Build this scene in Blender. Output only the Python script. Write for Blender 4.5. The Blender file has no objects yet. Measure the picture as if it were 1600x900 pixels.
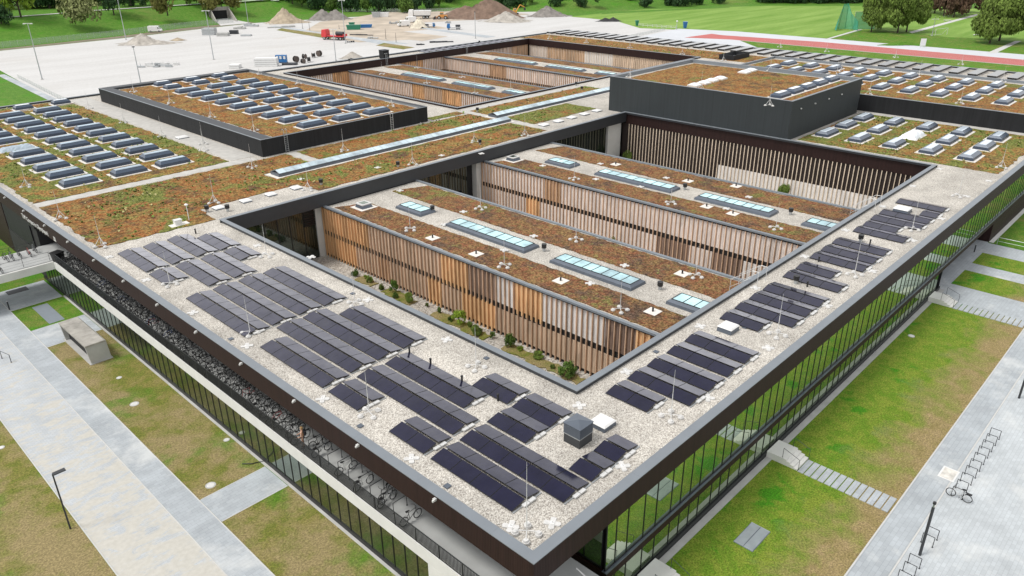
import bpy, math, random
from mathutils import Vector, Matrix
random.seed(7)
sc = bpy.context.scene
col = sc.collection
R = math.radians

# ------------------------------------------------------------------ camera, light, exposure
H = 8.43                                    # top of the roof edge above the ground
CAM = Vector((-20.846, -18.762, 36.43))
F, PITCH, ROLL, YAW = 1183.736, 0.436234, -0.0083889, 0.766904
_d = Vector((math.cos(YAW)*math.cos(PITCH), math.sin(YAW)*math.cos(PITCH), -math.sin(PITCH)))
_r = Vector((math.sin(YAW), -math.cos(YAW), 0)); _u = _r.cross(_d)
_r2 = _r*math.cos(ROLL)+_u*math.sin(ROLL); _u2 = _u*math.cos(ROLL)-_r*math.sin(ROLL)
cd = bpy.data.cameras.new('camera'); cam = bpy.data.objects.new('camera', cd); col.objects.link(cam)
cd.sensor_width = 36; cd.lens = 36*F/1600; cd.clip_start = 0.5; cd.clip_end = 5000
mw = Matrix.Identity(4)
for i in range(3):
    mw[i][0] = _r2[i]; mw[i][1] = _u2[i]; mw[i][2] = -_d[i]; mw[i][3] = CAM[i]
cam.matrix_world = mw
sc.camera = cam
sc.render.resolution_x = 1024; sc.render.resolution_y = 576

SUN_EL, SUN_AZ = R(60), Vector((-0.90, 0.44))         # a bright patch in the cloud, high on the left
w = bpy.data.worlds.new('World'); sc.world = w; w.use_nodes = True
nt = w.node_tree; bg = nt.nodes['Background']
sky = nt.nodes.new('ShaderNodeTexSky'); sky.sky_type = 'NISHITA'; sky.sun_disc = False
sky.sun_elevation = SUN_EL; sky.sun_rotation = math.atan2(SUN_AZ.x, SUN_AZ.y)
sky.dust_density = 4.0; sky.air_density = 1.0
hs = nt.nodes.new('ShaderNodeHueSaturation'); hs.inputs['Saturation'].default_value = 0.32
nt.links.new(sky.outputs[0], hs.inputs['Color'])
# broken cloud over the blue: bright towards the horizon, greyer overhead
tc = nt.nodes.new('ShaderNodeTexCoord'); sx = nt.nodes.new('ShaderNodeSeparateXYZ'); nt.links.new(tc.outputs['Generated'], sx.inputs[0])
gr = nt.nodes.new('ShaderNodeValToRGB'); nt.links.new(sx.outputs['Z'], gr.inputs[0])
for el, (p, v) in zip(gr.color_ramp.elements, ((0.02, 1.0), (0.85, .40))): el.position = p; el.color = (v, v*.995, v*.99, 1)
cn = nt.nodes.new('ShaderNodeTexNoise'); cn.inputs['Scale'].default_value = 2.6; cn.inputs['Detail'].default_value = 6; cn.inputs['Roughness'].default_value = .6
nt.links.new(tc.outputs['Generated'], cn.inputs['Vector'])
cr_ = nt.nodes.new('ShaderNodeValToRGB'); nt.links.new(cn.outputs['Fac'], cr_.inputs[0])
for el, (p, v) in zip(cr_.color_ramp.elements, ((0.36, 4.2), (0.66, 9.0))): el.position = p; el.color = (v, v, v, 1)
cm = nt.nodes.new('ShaderNodeMix'); cm.data_type = 'RGBA'; cm.blend_type = 'MULTIPLY'; cm.inputs[0].default_value = 1
nt.links.new(cr_.outputs[0], cm.inputs[6]); nt.links.new(gr.outputs[0], cm.inputs[7])
mxs = nt.nodes.new('ShaderNodeMix'); mxs.data_type = 'RGBA'; mxs.inputs[0].default_value = .72
nt.links.new(hs.outputs[0], mxs.inputs[6]); nt.links.new(cm.outputs[2], mxs.inputs[7]); nt.links.new(mxs.outputs[2], bg.inputs['Color'])
bg.inputs['Strength'].default_value = 0.15
sl = bpy.data.lights.new('sun', 'SUN'); sun = bpy.data.objects.new('sun', sl); col.objects.link(sun)
sl.energy = 1.25; sl.angle = R(15); sl.color = (1.0, 0.965, 0.91)
az = SUN_AZ.normalized()
sd = Vector((az.x*math.cos(SUN_EL), az.y*math.cos(SUN_EL), math.sin(SUN_EL)))
sun.rotation_euler = sd.to_track_quat('Z', 'Y').to_euler()
sun.location = (0, 0, 120)
sc.view_settings.view_transform = 'Standard'; sc.view_settings.look = 'None'
sc.view_settings.exposure = 0.82; sc.view_settings.gamma = 1.0

def at(px, py, z):
    """the point of the survey ray through photo pixel (px, py) on the level z (metres)"""
    v = _d*F + _r2*(px-800) - _u2*(py-450)
    p = CAM + v*((z-CAM.z)/v.z)
    return (p.x, p.y)

# ------------------------------------------------------------------ helpers
def link(o, parent=None):
    col.objects.link(o)
    if parent: o.parent = parent
    return o
def tag(o, label=None, cat=None, group=None, kind=None):
    if label: o['label'] = label
    if cat: o['category'] = cat
    if group: o['group'] = group
    if kind: o['kind'] = kind
    return o
def empty(name, loc=(0, 0, 0), rz=0, label=None, cat=None, group=None):
    o = link(bpy.data.objects.new(name, None)); o.location = loc; o.rotation_euler = (0, 0, rz)
    o.empty_display_size = 0.2
    return tag(o, label, cat, group)
def copy_tree(o, parent=None):
    c = o.copy(); link(c)
    if parent: c.parent = parent
    for ch in list(o.children): copy_tree(ch, c)
    return c
def place(proto, used, loc, rz=0, label=None, cat=None, group=None, scale=1.0):
    """first call uses the prototype itself, later calls copy it with its parts"""
    o = proto if not used else copy_tree(proto)
    used.append(1)
    o.location = loc; o.rotation_euler = (0, 0, rz); o.scale = (scale,)*3 if not hasattr(scale, '__len__') else scale
    return tag(o, label, cat, group)
ORD = ['', 'first', 'second', 'third', 'fourth', 'fifth', 'sixth', 'seventh', 'eighth', 'ninth', 'tenth', 'eleventh', 'twelfth',
       'thirteenth', 'fourteenth', 'fifteenth', 'sixteenth', 'seventeenth', 'eighteenth', 'nineteenth', 'twentieth']
def ordn(i):
    if i <= 20: return ORD[i]
    t = {2: 'twenty', 3: 'thirty', 4: 'forty', 5: 'fifty'}[i//10]
    return t+'-'+ORD[i % 10] if i % 10 else t[:-1]+'ieth'

class MB:
    def __init__(s): s.v = []; s.f = []; s.m = []
    def quad(s, pts, mi=0):
        n = len(s.v); s.v += [tuple(p) for p in pts]; s.f.append(tuple(range(n, n+len(pts)))); s.m.append(mi); return s
    def box(s, x0, y0, z0, x1, y1, z1, mi=0, top=None):
        n = len(s.v)
        s.v += [(x0,y0,z0),(x1,y0,z0),(x1,y1,z0),(x0,y1,z0),(x0,y0,z1),(x1,y0,z1),(x1,y1,z1),(x0,y1,z1)]
        for k, q in enumerate(((3,2,1,0),(4,5,6,7),(0,1,5,4),(1,2,6,5),(2,3,7,6),(3,0,4,7))):
            s.f.append(tuple(n+i for i in q)); s.m.append(top if (k == 1 and top is not None) else mi)
        return s
    def hull(s, low, high, mi=0, top=None, bottom=True):
        """low and high are rings with the same number of points"""
        n = len(s.v); k = len(low); s.v += [tuple(p) for p in low]+[tuple(p) for p in high]
        for i in range(k):
            j = (i+1) % k; s.f.append((n+i, n+j, n+k+j, n+k+i)); s.m.append(mi)
        s.f.append(tuple(n+k+i for i in range(k))); s.m.append(mi if top is None else top)
        if bottom: s.f.append(tuple(n+i for i in reversed(range(k)))); s.m.append(mi)
        return s
    def tube(s, p0, p1, r0, r1=None, n=8, mi=0, caps=True):
        if r1 is None: r1 = r0
        p0 = Vector(p0); p1 = Vector(p1); a = (p1-p0).normalized()
        b = a.orthogonal().normalized(); c = a.cross(b)
        lo = [p0+(b*math.cos(t)+c*math.sin(t))*r0 for t in (2*math.pi*i/n for i in range(n))]
        hi = [p1+(b*math.cos(t)+c*math.sin(t))*r1 for t in (2*math.pi*i/n for i in range(n))]
        return s.hull(lo, hi, mi) if caps else s.hull(lo, hi, mi)
    def path(s, pts, r, n=6, mi=0):
        for a, b in zip(pts, pts[1:]): s.tube(a, b, r, r, n, mi)
        return s
    def ring(s, c, rad, r, axis='y', n=18, k=5, mi=0):
        c = Vector(c); base = len(s.v)
        for i in range(n):
            t = 2*math.pi*i/n
            for j in range(k):
                q = 2*math.pi*j/k; rr = rad+r*math.cos(q)
                e = (rr*math.cos(t), r*math.sin(q), rr*math.sin(t))
                if axis == 'z': e = (e[0], e[2], e[1])
                if axis == 'x': e = (e[1], e[0], e[2])
                s.v.append(tuple(c+Vector(e)))
        for i in range(n):
            for j in range(k):
                a = base+i*k+j; b = base+i*k+(j+1) % k; d = base+((i+1) % n)*k+j; e = base+((i+1) % n)*k+(j+1) % k
                s.f.append((a, d, e, b)); s.m.append(mi)
        return s
    def disc(s, c, r, h, n=16, mi=0, r2=None):
        x, y, z = c; r2 = r if r2 is None else r2
        lo = [(x+r*math.cos(2*math.pi*i/n), y+r*math.sin(2*math.pi*i/n), z) for i in range(n)]
        hi = [(x+r2*math.cos(2*math.pi*i/n), y+r2*math.sin(2*math.pi*i/n), z+h) for i in range(n)]
        return s.hull(lo, hi, mi)
    def mesh(s, name, mats):
        me = bpy.data.meshes.new(name); me.from_pydata(s.v, [], s.f)
        for m in (mats if isinstance(mats, (list, tuple)) else [mats]): me.materials.append(m)
        if any(s.m): me.polygons.foreach_set('material_index', s.m)
        me.update(); return me
    def build(s, name, mats, parent=None, loc=None, smooth=False, bevel=0):
        o = link(bpy.data.objects.new(name, s.mesh(name, mats)), parent)
        if loc: o.location = loc
        if smooth:
            o.data.polygons.foreach_set('use_smooth', [True]*len(o.data.polygons))
        if bevel:
            b = o.modifiers.new('bevel', 'BEVEL'); b.width = bevel; b.segments = 2; b.limit_method = 'ANGLE'
        return o

# ------------------------------------------------------------------ materials
class NT:
    def __init__(s, name):
        s.m = bpy.data.materials.new(name); s.m.use_nodes = True; s.t = s.m.node_tree
        s.b = s.t.nodes['Principled BSDF']; s.out = s.t.nodes['Material Output']
        s.geo = s.t.nodes.new('ShaderNodeNewGeometry'); s.pos = s.geo.outputs['Position']
    def n(s, t, **kw):
        o = s.t.nodes.new('ShaderNode'+t)
        for k, v in kw.items(): setattr(o, k, v)
        return o
    def l(s, a, b): s.t.links.new(a, b)
    def mapped(s, scale=(1, 1, 1), rot=(0, 0, 0), loc=(0, 0, 0), vec=None):
        o = s.n('Mapping'); o.inputs['Scale'].default_value = scale; o.inputs['Rotation'].default_value = rot
        o.inputs['Location'].default_value = loc; s.l(vec or s.pos, o.inputs['Vector']); return o.outputs[0]
    def noise(s, scale, detail=4, rough=.55, vec=None, dist=0):
        o = s.n('TexNoise'); o.inputs['Scale'].default_value = scale; o.inputs['Detail'].default_value = detail
        o.inputs['Roughness'].default_value = rough; o.inputs['Distortion'].default_value = dist
        s.l(vec or s.pos, o.inputs['Vector']); return o.outputs['Fac']
    def voro(s, scale, vec=None, out='Color', feature='F1'):
        o = s.n('TexVoronoi', feature=feature); o.inputs['Scale'].default_value = scale
        s.l(vec or s.pos, o.inputs['Vector']); return o.outputs[out]
    def ramp(s, fac, stops, interp='LINEAR'):
        o = s.n('ValToRGB'); e = o.color_ramp; e.interpolation = interp
        while len(e.elements) < len(stops): e.elements.new(0.5)
        for el, (p, c) in zip(e.elements, stops):
            el.position = p; el.color = (c, c, c, 1) if not hasattr(c, '__len__') else (*c, 1)
        s.l(fac, o.inputs[0]); return o.outputs[0]
    def mix(s, fac, a, b, mode='MIX'):
        o = s.n('Mix', data_type='RGBA', blend_type=mode)
        for i, v in ((0, fac), (6, a), (7, b)):
            if hasattr(v, 'is_output') or hasattr(v, 'links'): s.l(v, o.inputs[i])
            elif i == 0: o.inputs[i].default_value = v
            else: o.inputs[i].default_value = (*v, 1)
        return o.outputs[2]
    def math(s, op, a, b=0.0, c=None):
        o = s.n('Math', operation=op)
        for i, v in enumerate((a, b) if c is None else (a, b, c)):
            if hasattr(v, 'links'): s.l(v, o.inputs[i])
            else: o.inputs[i].default_value = v
        return o.outputs[0]
    def bump(s, h, strength=.3, dist=.02):
        o = s.n('Bump'); o.inputs['Strength'].default_value = strength; o.inputs['Distance'].default_value = dist
        s.l(h, o.inputs['Height']); s.l(o.outputs[0], s.b.inputs['Normal'])
    def color(s, c):
        if hasattr(c, 'links'): s.l(c, s.b.inputs['Base Color'])
        else: s.b.inputs['Base Color'].default_value = (*c, 1)
    def done(s, rough=.7, metal=0, spec=None):
        s.b.inputs['Roughness'].default_value = rough; s.b.inputs['Metallic'].default_value = metal
        if spec is not None: s.b.inputs['Specular IOR Level'].default_value = spec
        return s.m
def sc3(c, k): return tuple(min(1, x*k) for x in c)
def plain(name, c, rough=.6, metal=0, var=.12, scale=1.5, bump=0, spec=None, bs=40):
    t = NT(name)
    if var: t.color(t.ramp(t.noise(scale, 5), [(.3, sc3(c, 1-var)), (.7, sc3(c, 1+var))]))
    else: t.color(c)
    if bump: t.bump(t.noise(bs, 3), bump, .01)
    return t.done(rough, metal, spec)

def m_gravel(name, tint=1.0, size=9.0):
    t = NT(name)
    cell = t.voro(size); sep = t.n('SeparateColor'); t.l(cell, sep.inputs[0])
    c = t.ramp(sep.outputs[0], [(0, (.26*tint, .235*tint, .21*tint)), (.3, (.47*tint, .435*tint, .385*tint)), (.6, (.60*tint, .565*tint, .50*tint)), (.93, (.74*tint, .71*tint, .65*tint))])
    big = t.mix(1, t.ramp(t.noise(.35, 6, .65), [(.32, .80), (.66, 1.07)]), t.ramp(t.noise(.09, 5, .6, dist=.6), [(.36, .86), (.6, 1.04)]), 'MULTIPLY')
    c = t.mix(1, c, big, 'MULTIPLY')
    d = t.voro(size, out='Distance'); dark = t.ramp(d, [(.0, 1.0), (.55, 1.0), (.9, .62)])
    t.color(t.mix(1, c, dark, 'MULTIPLY'))
    t.bump(t.math('SUBTRACT', 1.0, d), .45, .03)
    return t.done(.85)
def m_sedum(name, red=(.32, .13, .045), gold=(.31, .21, .075), green=(.13, .185, .032), dark=(.095, .062, .045), gk=.525, size=1.0, gp=.14, dk=.57):
    t = NT(name)
    big = t.noise(gp, 6, .66, dist=.8); mid = t.noise(.9*size, 7, .72, dist=.6); fine = t.noise(5.5*size, 5, .8)
    pat = t.math('ADD', big, t.math('MULTIPLY', t.math('SUBTRACT', mid, .5), .30))
    c = t.mix(t.ramp(mid, [(.42, 0), (.57, 1)]), red, gold)
    c = t.mix(t.ramp(t.noise(.33, 6, .7, vec=t.mapped(loc=(3, 57, 0))), [(dk-.06, 0), (dk+.08, .85)]), c, dark)
    c = t.mix(t.ramp(pat, [(gk, 0), (gk+.07, .92)]), c, t.mix(t.ramp(fine, [(.4, 0), (.6, 1)]), green, (.22, .23, .07)))
    tuft = t.noise(.75, 6, .75, vec=t.mapped(loc=(31, 7, 0)))
    c = t.mix(t.ramp(tuft, [(.60, 0), (.67, .85)]), c, (.29, .29, .10))
    c = t.mix(1, c, t.ramp(fine, [(.34, .40), (.5, 1.0), (.66, 1.7)]), 'MULTIPLY')
    clump = t.voro(3.2*size, out='Distance')
    c = t.mix(1, c, t.ramp(clump, [(.0, 1.25), (.45, 1.0), (.75, .55)]), 'MULTIPLY')
    t.color(c)
    t.bump(t.math('ADD', fine, t.math('SUBTRACT', mid, clump)), 1.0, .16)
    return t.done(.95, 0, .12)
def m_lawn(name, a, b, dry, k=.5, gs=.11, dryk=.55, fresh=(.06, .20, .012)):
    t = NT(name)
    big = t.noise(gs, 5, .6, dist=.6); mid = t.noise(.7, 6, .7); fine = t.noise(7, 5, .8)
    c = t.mix(t.ramp(mid, [(.42, 0), (.58, 1)]), a, b)
    pat = t.math('ADD', big, t.math('MULTIPLY', t.math('SUBTRACT', mid, .5), .5))
    c = t.mix(t.ramp(pat, [(dryk-.10, 0), (dryk+.10, .95)]), c, dry)
    c = t.mix(t.ramp(t.noise(.16, 4, .6, vec=t.mapped(loc=(91, 3, 0))), [(.555, 0), (.66, .85)]), c, fresh)
    t.color(t.mix(1, c, t.ramp(fine, [(.36, .55), (.5, 1), (.64, 1.5)]), 'MULTIPLY'))
    t.bump(fine, .6, .06)
    return t.done(.95, 0, .15)
def m_glass(name, tint, refl, dark, rough=.02):
    t = NT(name); t.t.nodes.remove(t.b)
    g = t.n('BsdfGlossy'); g.inputs['Color'].default_value = (*tint, 1); g.inputs['Roughness'].default_value = rough
    d = t.n('BsdfDiffuse')
    t.l(t.ramp(t.noise(.35, 3, .6), [(.35, sc3(dark, .5)), (.7, sc3(dark, 1.5))]), d.inputs['Color'])
    lw = t.n('LayerWeight'); lw.inputs['Blend'].default_value = .35
    f = t.math('ADD', t.math('MULTIPLY', lw.outputs['Fresnel'], .45), refl)
    t.t.nodes[f.node.name].use_clamp = True
    mx = t.n('MixShader'); t.l(f, mx.inputs[0]); t.l(d.outputs[0], mx.inputs[1]); t.l(g.outputs[0], mx.inputs[2])
    t.l(mx.outputs[0], t.out.inputs['Surface']); return t.m
def m_ribbed(name, c, pitch=.10, axis=(1, 1, 0), rough=.45, var=.15, strength=.6):
    t = NT(name)
    dot = t.n('VectorMath', operation='DOT_PRODUCT'); t.l(t.pos, dot.inputs[0]); dot.inputs[1].default_value = axis
    sn = t.math('SINE', t.math('MULTIPLY', dot.outputs['Value'], 2*math.pi/pitch))
    st = t.noise(1.0, 4, .6, vec=t.mapped(scale=(3, 3, .15)))
    base = t.ramp(st, [(.3, sc3(c, 1-var*1.6)), (.7, sc3(c, 1+var*1.6))])
    seam = t.math('LESS_THAN', t.math('FRACT', t.math('DIVIDE', dot.outputs['Value'], 2.97)), .012)
    t.color(t.mix(t.math('MULTIPLY', seam, .7), base, sc3(c, .3)))
    t.bump(sn, strength, .01); return t.done(rough, 0, .22)

G = {}
G['gravel'] = m_gravel('roof_gravel', .90, 17.0)
G['gravel_far'] = plain('pale_gravel', (.56, .545, .51), .9, var=.14, scale=.8, bump=.3, bs=6)
G['court_gravel'] = m_gravel('court_gravel', .8, 7.0)
G['sedum'] = m_sedum('sedum_spine')
G['sedum_wing'] = m_sedum('sedum_wing', red=(.27, .115, .06), gold=(.29, .185, .08), green=(.20, .185, .06), dark=(.12, .085, .065), gk=.58, size=1.3, dk=.55)
G['sedum_green'] = m_sedum('sedum_green', gk=.46)
G['sedum_mixed'] = m_sedum('sedum_mixed', red=(.31, .15, .05), gold=(.33, .25, .08), gk=.475, gp=.17)
G['sedum_orange'] = m_sedum('sedum_orange', gk=.585, gp=.13)
G['sky_reflect'] = plain('sky_reflection_top', (.50, .57, .64), .12, var=.06)  # bright sky reflection of the top panes, painted as a pale colour
G['cap'] = plain('zinc_coping', (.190, .212, .235), .5, .15, var=.06, scale=.6)
G['cap_dark'] = plain('dark_zinc_coping', (.16, .18, .205), .5, .3, var=.1)
G['upstand'] = plain('dark_upstand', (.028, .032, .038), .55, var=.15)
G['fascia'] = m_ribbed('brown_corrugated_metal', (.021, .0095, .0085), .12, rough=.6, strength=.22)
G['black_panel'] = m_ribbed('black_corrugated_metal', (.016, .017, .019), .12, rough=.6, strength=.22)
G['slate_panel'] = m_ribbed('slate_metal_cladding', (.034, .040, .043), .20, rough=.55, var=.06, strength=.12)
G['slate_fascia'] = plain('slate_fascia_metal', (.027, .030, .034), .5, var=.08)
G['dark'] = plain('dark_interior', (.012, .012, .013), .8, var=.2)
G['soffit'] = plain('soffit', (.05, .045, .04), .8)
G['frame'] = plain('black_frame_metal', (.012, .013, .015), .4, .2, var=0)
G['ledge'] = plain('slate_ledge', (.115, .135, .165), .35, .4, var=.08)
G['glass'] = m_glass('green_tinted_glazing', (.86, .97, .80), .58, (.075, .105, .055))
G['glass_dark'] = m_glass('dark_glazing', (.74, .82, .72), .34, (.024, .030, .022))
G['concrete'] = plain('white_concrete', (.60, .60, .575), .75, var=.06, scale=.9, bump=.1)
G['concrete_grey'] = plain('grey_concrete', (.40, .40, .385), .8, var=.12, scale=.8, bump=.15)
G['terrace'] = plain('terrace_floor', (.37, .38, .375), .7, var=.10, scale=.5)
G['railing'] = plain('charcoal_railing', (.04, .043, .047), .5, .3, var=0)
G['pad'] = plain('weathered_white_pad', (.56, .555, .54), .7, var=.12, scale=4)
G['white'] = plain('white_coated', (.66, .66, .65), .5, var=.03)
G['white_metal'] = plain('galvanised_white', (.62, .62, .61), .45, .2, var=.04)
G['galv'] = plain('galvanised_steel', (.42, .44, .45), .4, .6, var=.08)
G['black'] = plain('black_plastic', (.012, .012, .013), .45, var=0)
G['tyre'] = plain('tyre_rubber', (.014, .014, .014), .8, var=0)
G['sky_body'] = plain('skylight_slate_side', (.040, .055, .085), .4, .2, var=.08)
G['sky_slope'] = plain('skylight_slope_glazing', (.055, .078, .115), .25, .1, var=.05)
G['sky_top'] = m_glass('skylight_top_glass', (.86, .92, .96), .30, (.22, .30, .37), .06)
G['sky_white'] = plain('white_dome', (.70, .74, .78), .25, var=.05)
G['roof_glass'] = m_glass('pale_blue_roof_glass', (.85, .97, 1.0), .24, (.40, .64, .72), .05)
G['flange'] = plain('skylight_flange', (.66, .63, .585), .8, var=.10, scale=3)
def m_solar(name, c, k):
    """anti-reflection glass over dark cells: hardly any mirror from above, a strong one at a grazing angle"""
    t = NT(name); t.t.nodes.remove(t.b)
    d = t.n('BsdfDiffuse'); t.l(t.ramp(t.noise(.6, 3, .6), [(.3, sc3(c, .8)), (.7, sc3(c, 1.2))]), d.inputs['Color'])
    g = t.n('BsdfGlossy'); g.inputs['Roughness'].default_value = k; g.inputs['Color'].default_value = (.93, .92, .95, 1)
    lw = t.n('LayerWeight'); lw.inputs['Blend'].default_value = .5
    f = t.math('ADD', t.math('MULTIPLY', t.math('POWER', lw.outputs['Facing'], 2.6), .85), .010)
    dirt = t.ramp(t.noise(1.1, 5, .65, vec=t.mapped(loc=(4, 4, 4))), [(.3, .85), (.7, 1.12)])
    f = t.math('MULTIPLY', f, dirt); f.node.use_clamp = True
    mx = t.n('MixShader'); t.l(f, mx.inputs[0]); t.l(d.outputs[0], mx.inputs[1]); t.l(g.outputs[0], mx.inputs[2])
    t.l(mx.outputs[0], t.out.inputs['Surface']); return t.m
G['solar'] = m_solar('solar_cells', (.008, .008, .026), .12)
G['solar_frame'] = plain('solar_frame', (.022, .022, .025), .35, .4, var=0)
G['tarp'] = plain('grey_blue_tarp', (.33, .40, .46), .5, var=.15, scale=1.2)
G['strip_glass'] = m_glass('pale_strip_glass', (.9, .97, 1.0), .30, (.50, .62, .70), .08)
G['fin_top'] = plain('black_slab_lid', (.03, .03, .032), .18, 0, var=.2, spec=1.0)
G['plate_steel'] = plain('pale_steel_grate', (.36, .40, .42), .5, .3, var=.1)
G['slate_strip'] = plain('slate_grey_strip', (.19, .22, .25), .6, var=.05)
def m_wood(name, c, var=.3, freq=1.9):
    t = NT(name)
    v = t.voro(freq, vec=t.mapped(scale=(1, 1, .12)), out='Color'); s = t.n('SeparateColor'); t.l(v, s.inputs[0])
    g = t.noise(3, 5, .65, vec=t.mapped(scale=(6, 6, .35)))
    a = t.ramp(s.outputs[0], [(0, sc3(c, 1-var)), (1, sc3(c, 1+var))])
    t.color(t.mix(1, a, t.ramp(g, [(.25, .7), (.75, 1.25)]), 'MULTIPLY'))
    t.bump(g, .3, .01); return t.done(.75, 0, .25)
G['larch'] = m_wood('fresh_larch', (.62, .37, .19))
G['larch_grey'] = m_wood('weathered_larch', (.55, .42, .31), .2)
G['slat_brown'] = m_wood('brown_larch_slat', (.42, .26, .15), .3)
G['slat_pale'] = m_wood('pale_larch_slat', (.66, .55, .43), .15)
G['slat_mid'] = m_wood('tan_larch_slat', (.56, .38, .26), .2)
G['larch_slat'] = m_wood('orange_larch_slat', (.66, .41, .215), .2)
G['panel_pink'] = m_wood('pale_weathered_panel', (.68, .61, .565), .12)
G['panel_white'] = m_wood('grey_white_panel', (.70, .68, .66), .08)
G['panel_brown'] = m_wood('brown_panel', (.2, .14, .11), .3)
G['brown_deep'] = plain('deep_brown_wall', (.018, .010, .008), .7)

# ------------------------------------------------------------------ the main building
main = empty('campus_building', (0, 0, 0), 0, 'sprawling two-storey flat-roofed campus building with brown metal fascia and two deep courtyards', 'building')
# roof slab, open over the two courtyards
slab = MB(); Z0, Z1 = 6.80, 8.08
RING = [(.08,.08,13.35,146.9), (13.35,8.6,13.8,58.55), (13.35,.08,177.9,8.6), (13.35,58.55,177.9,82.85), (88.55,8.6,177.9,58.55),
        (13.35,82.85,70.85,146.9), (70.85,141.15,177.9,146.9), (153.15,82.85,177.9,141.15)]
for x0, y0, x1, y1 in RING: slab.box(x0, y0, Z0, x1, y1, Z1)
slab.build('roof_slab', G['soffit'], main)
g = MB()
for x0, y0, x1, y1 in RING: g.quad([(x0,y0,8.10),(x1,y0,8.10),(x1,y1,8.10),(x0,y1,8.10)])
g.build('roof_gravel', G['gravel'], main)
# fascias
f = MB()
f.box(-.02, -.02, 6.77, .06, 147.0, 8.38); f.box(.06, -.02, 6.77, 178, .06, 8.38)
f.box(177.92, .06, 6.77, 178, 147, 8.38); f.box(.06, 146.92, 6.77, 177.92, 147, 8.38)
f.build('fascia', G['fascia'], main)
def parapet(name, ring, z=8.43, wd=.75, inward=True, mat='cap', up=.34, parent=None):
    """coping and dark upstand along a rectangle ring = (x0, y0, x1, y1)"""
    x0, y0, x1, y1 = ring; s = 1 if inward else -1
    c = MB(); k = MB(); a = wd*s; t = .05*s
    def bx(m, xa, ya, za, xb, yb, zb): m.box(min(xa,xb), min(ya,yb), za, max(xa,xb), max(ya,yb), zb)
    bx(c, x0-t, y0-t, z-.05, x0+a, y1+t, z); bx(c, x1-a, y0-t, z-.05, x1+t, y1+t, z)
    bx(c, x0+a, y0-t, z-.05, x1-a, y0+a, z); bx(c, x0+a, y1-a, z-.05, x1-a, y1+t, z)
    e = a-.06*s
    bx(k, x0+.07*s, y0+.07*s, z-up, x0+e, y1-.07*s, z-.05); bx(k, x1-e, y0+.07*s, z-up, x1-.07*s, y1-.07*s, z-.05)
    bx(k, x0+e, y0+.07*s, z-up, x1-e, y0+e, z-.05); bx(k, x0+e, y1-e, z-up, x1-e, y1-.07*s, z-.05)
    # butt joints in the coping
    for q in range(int((x1-x0)/6)):
        xx = x0+3+6*q
        if xx < x1-2:
            bx(c, xx, y0-t*1.2, z-.05, xx+.03, y0+a*1.01, z+.004); bx(c, xx, y1-a*1.01, z-.05, xx+.03, y1+t*1.2, z+.004)
    for q in range(int((y1-y0)/6)):
        yy = y0+3+6*q
        if yy < y1-2:
            bx(c, x0-t*1.2, yy, z-.05, x0+a*1.01, yy+.03, z+.004); bx(c, x1-a*1.01, yy, z-.05, x1+t*1.2, yy+.03, z+.004)
    k.build('upstand', G['upstand'], parent); c.build(name, G[mat], parent)
parapet('coping', (0, 0, 178, 147), parent=main, wd=.60)
parapet('courtyard_coping', (13.92, 8.74, 88.0, 58.4), wd=.46, inward=False, parent=main)
parapet('courtyard_coping', (71.3, 83.3, 153.0, 141.0), wd=.46, inward=False, parent=main)
# courtyard fascias (the faces that look into the courts)
q = MB(); q.box(13.4, 58.40, 6.72, 88.3, 58.5, 8.37); q.build('courtyard_fascia', G['slate_fascia'], main)
q = MB(); q.box(88.36, 8.25, 6.40, 88.5, 58.5, 8.37); q.box(13.82, 8.62, 6.75, 88.3, 8.72, 8.37); q.box(13.81, 8.72, 6.75, 13.9, 58.4, 8.37)
q.box(71.0, 141.0, 6.75, 153.0, 141.12, 8.37); q.box(153.0, 83.0, 6.6, 153.12, 141, 8.37); q.box(71, 82.88, 6.75, 153, 82.98, 8.37); q.box(70.88, 83, 6.75, 70.98, 141, 8.37)
q.build('courtyard_fascia', G['fascia'], main)
# dark cores added behind the glazing to block light
c = MB()
c.box(.05, 8.3, .0, 13.2, 146.5, 3.15); c.box(5.0, 6.6, 3.2, 13.2, 77.4, 6.79); c.box(.25, 77.5, 3.2, 13.2, 146.5, 6.79)
c.box(6.75, .55, .0, 67.6, 8.0, 2.55); c.box(6.55, .55, 2.62, 177, 8.0, 6.79); c.box(87.6, .12, .0, 177, 8.0, 2.5)
c.box(13.3, 60.4, 0, 177, 82.6, 6.79); c.box(89.6, 8.1, 0, 177, 60.3, 6.39); c.box(13.3, 82.7, 0, 70.6, 146.4, 6.79)
c.box(70.7, 142.0, 0, 177, 146.4, 6.79); c.box(153.9, 82.7, 0, 177, 141.9, 6.5)
c.build('light_block_core', G['dark'], main)
# street front: ledge between the storeys, plinth
l = MB(); l.box(6.25, .0, 2.98, 178, .34, 3.05); l.build('ledge', G['ledge'], main)
l = MB(); l.box(6.27, .03, 2.42, 178, .30, 2.975); l.box(6.27, .30, 2.62, 6.55, 6.0, 2.975); l.build('storey_band', G['fascia'], main)
l = MB(); l.box(6.4, .0, .0, 67.7, .30, .40); l.build('plinth', G['frame'], main)
l = MB(); l.box(6.3, -.50, .0, 67.9, -.02, .05); l.build('kerb_strip', G['concrete_grey'], main)
l = MB(); l.box(87.4, .0, .0, 178, .1, 2.41); l.box(87.4, .1, .0, 87.58, 8, 2.41); l.build('base_wall', G['fascia'], main)
MB().box(67.6, .12, .0, 67.72, 8, 2.55).build('passage_wall', G['black_panel'], main)
MB().box(6.3, .31, .0, 6.42, 8.2, 2.6).build('passage_wall', G['black_panel'], main)
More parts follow.
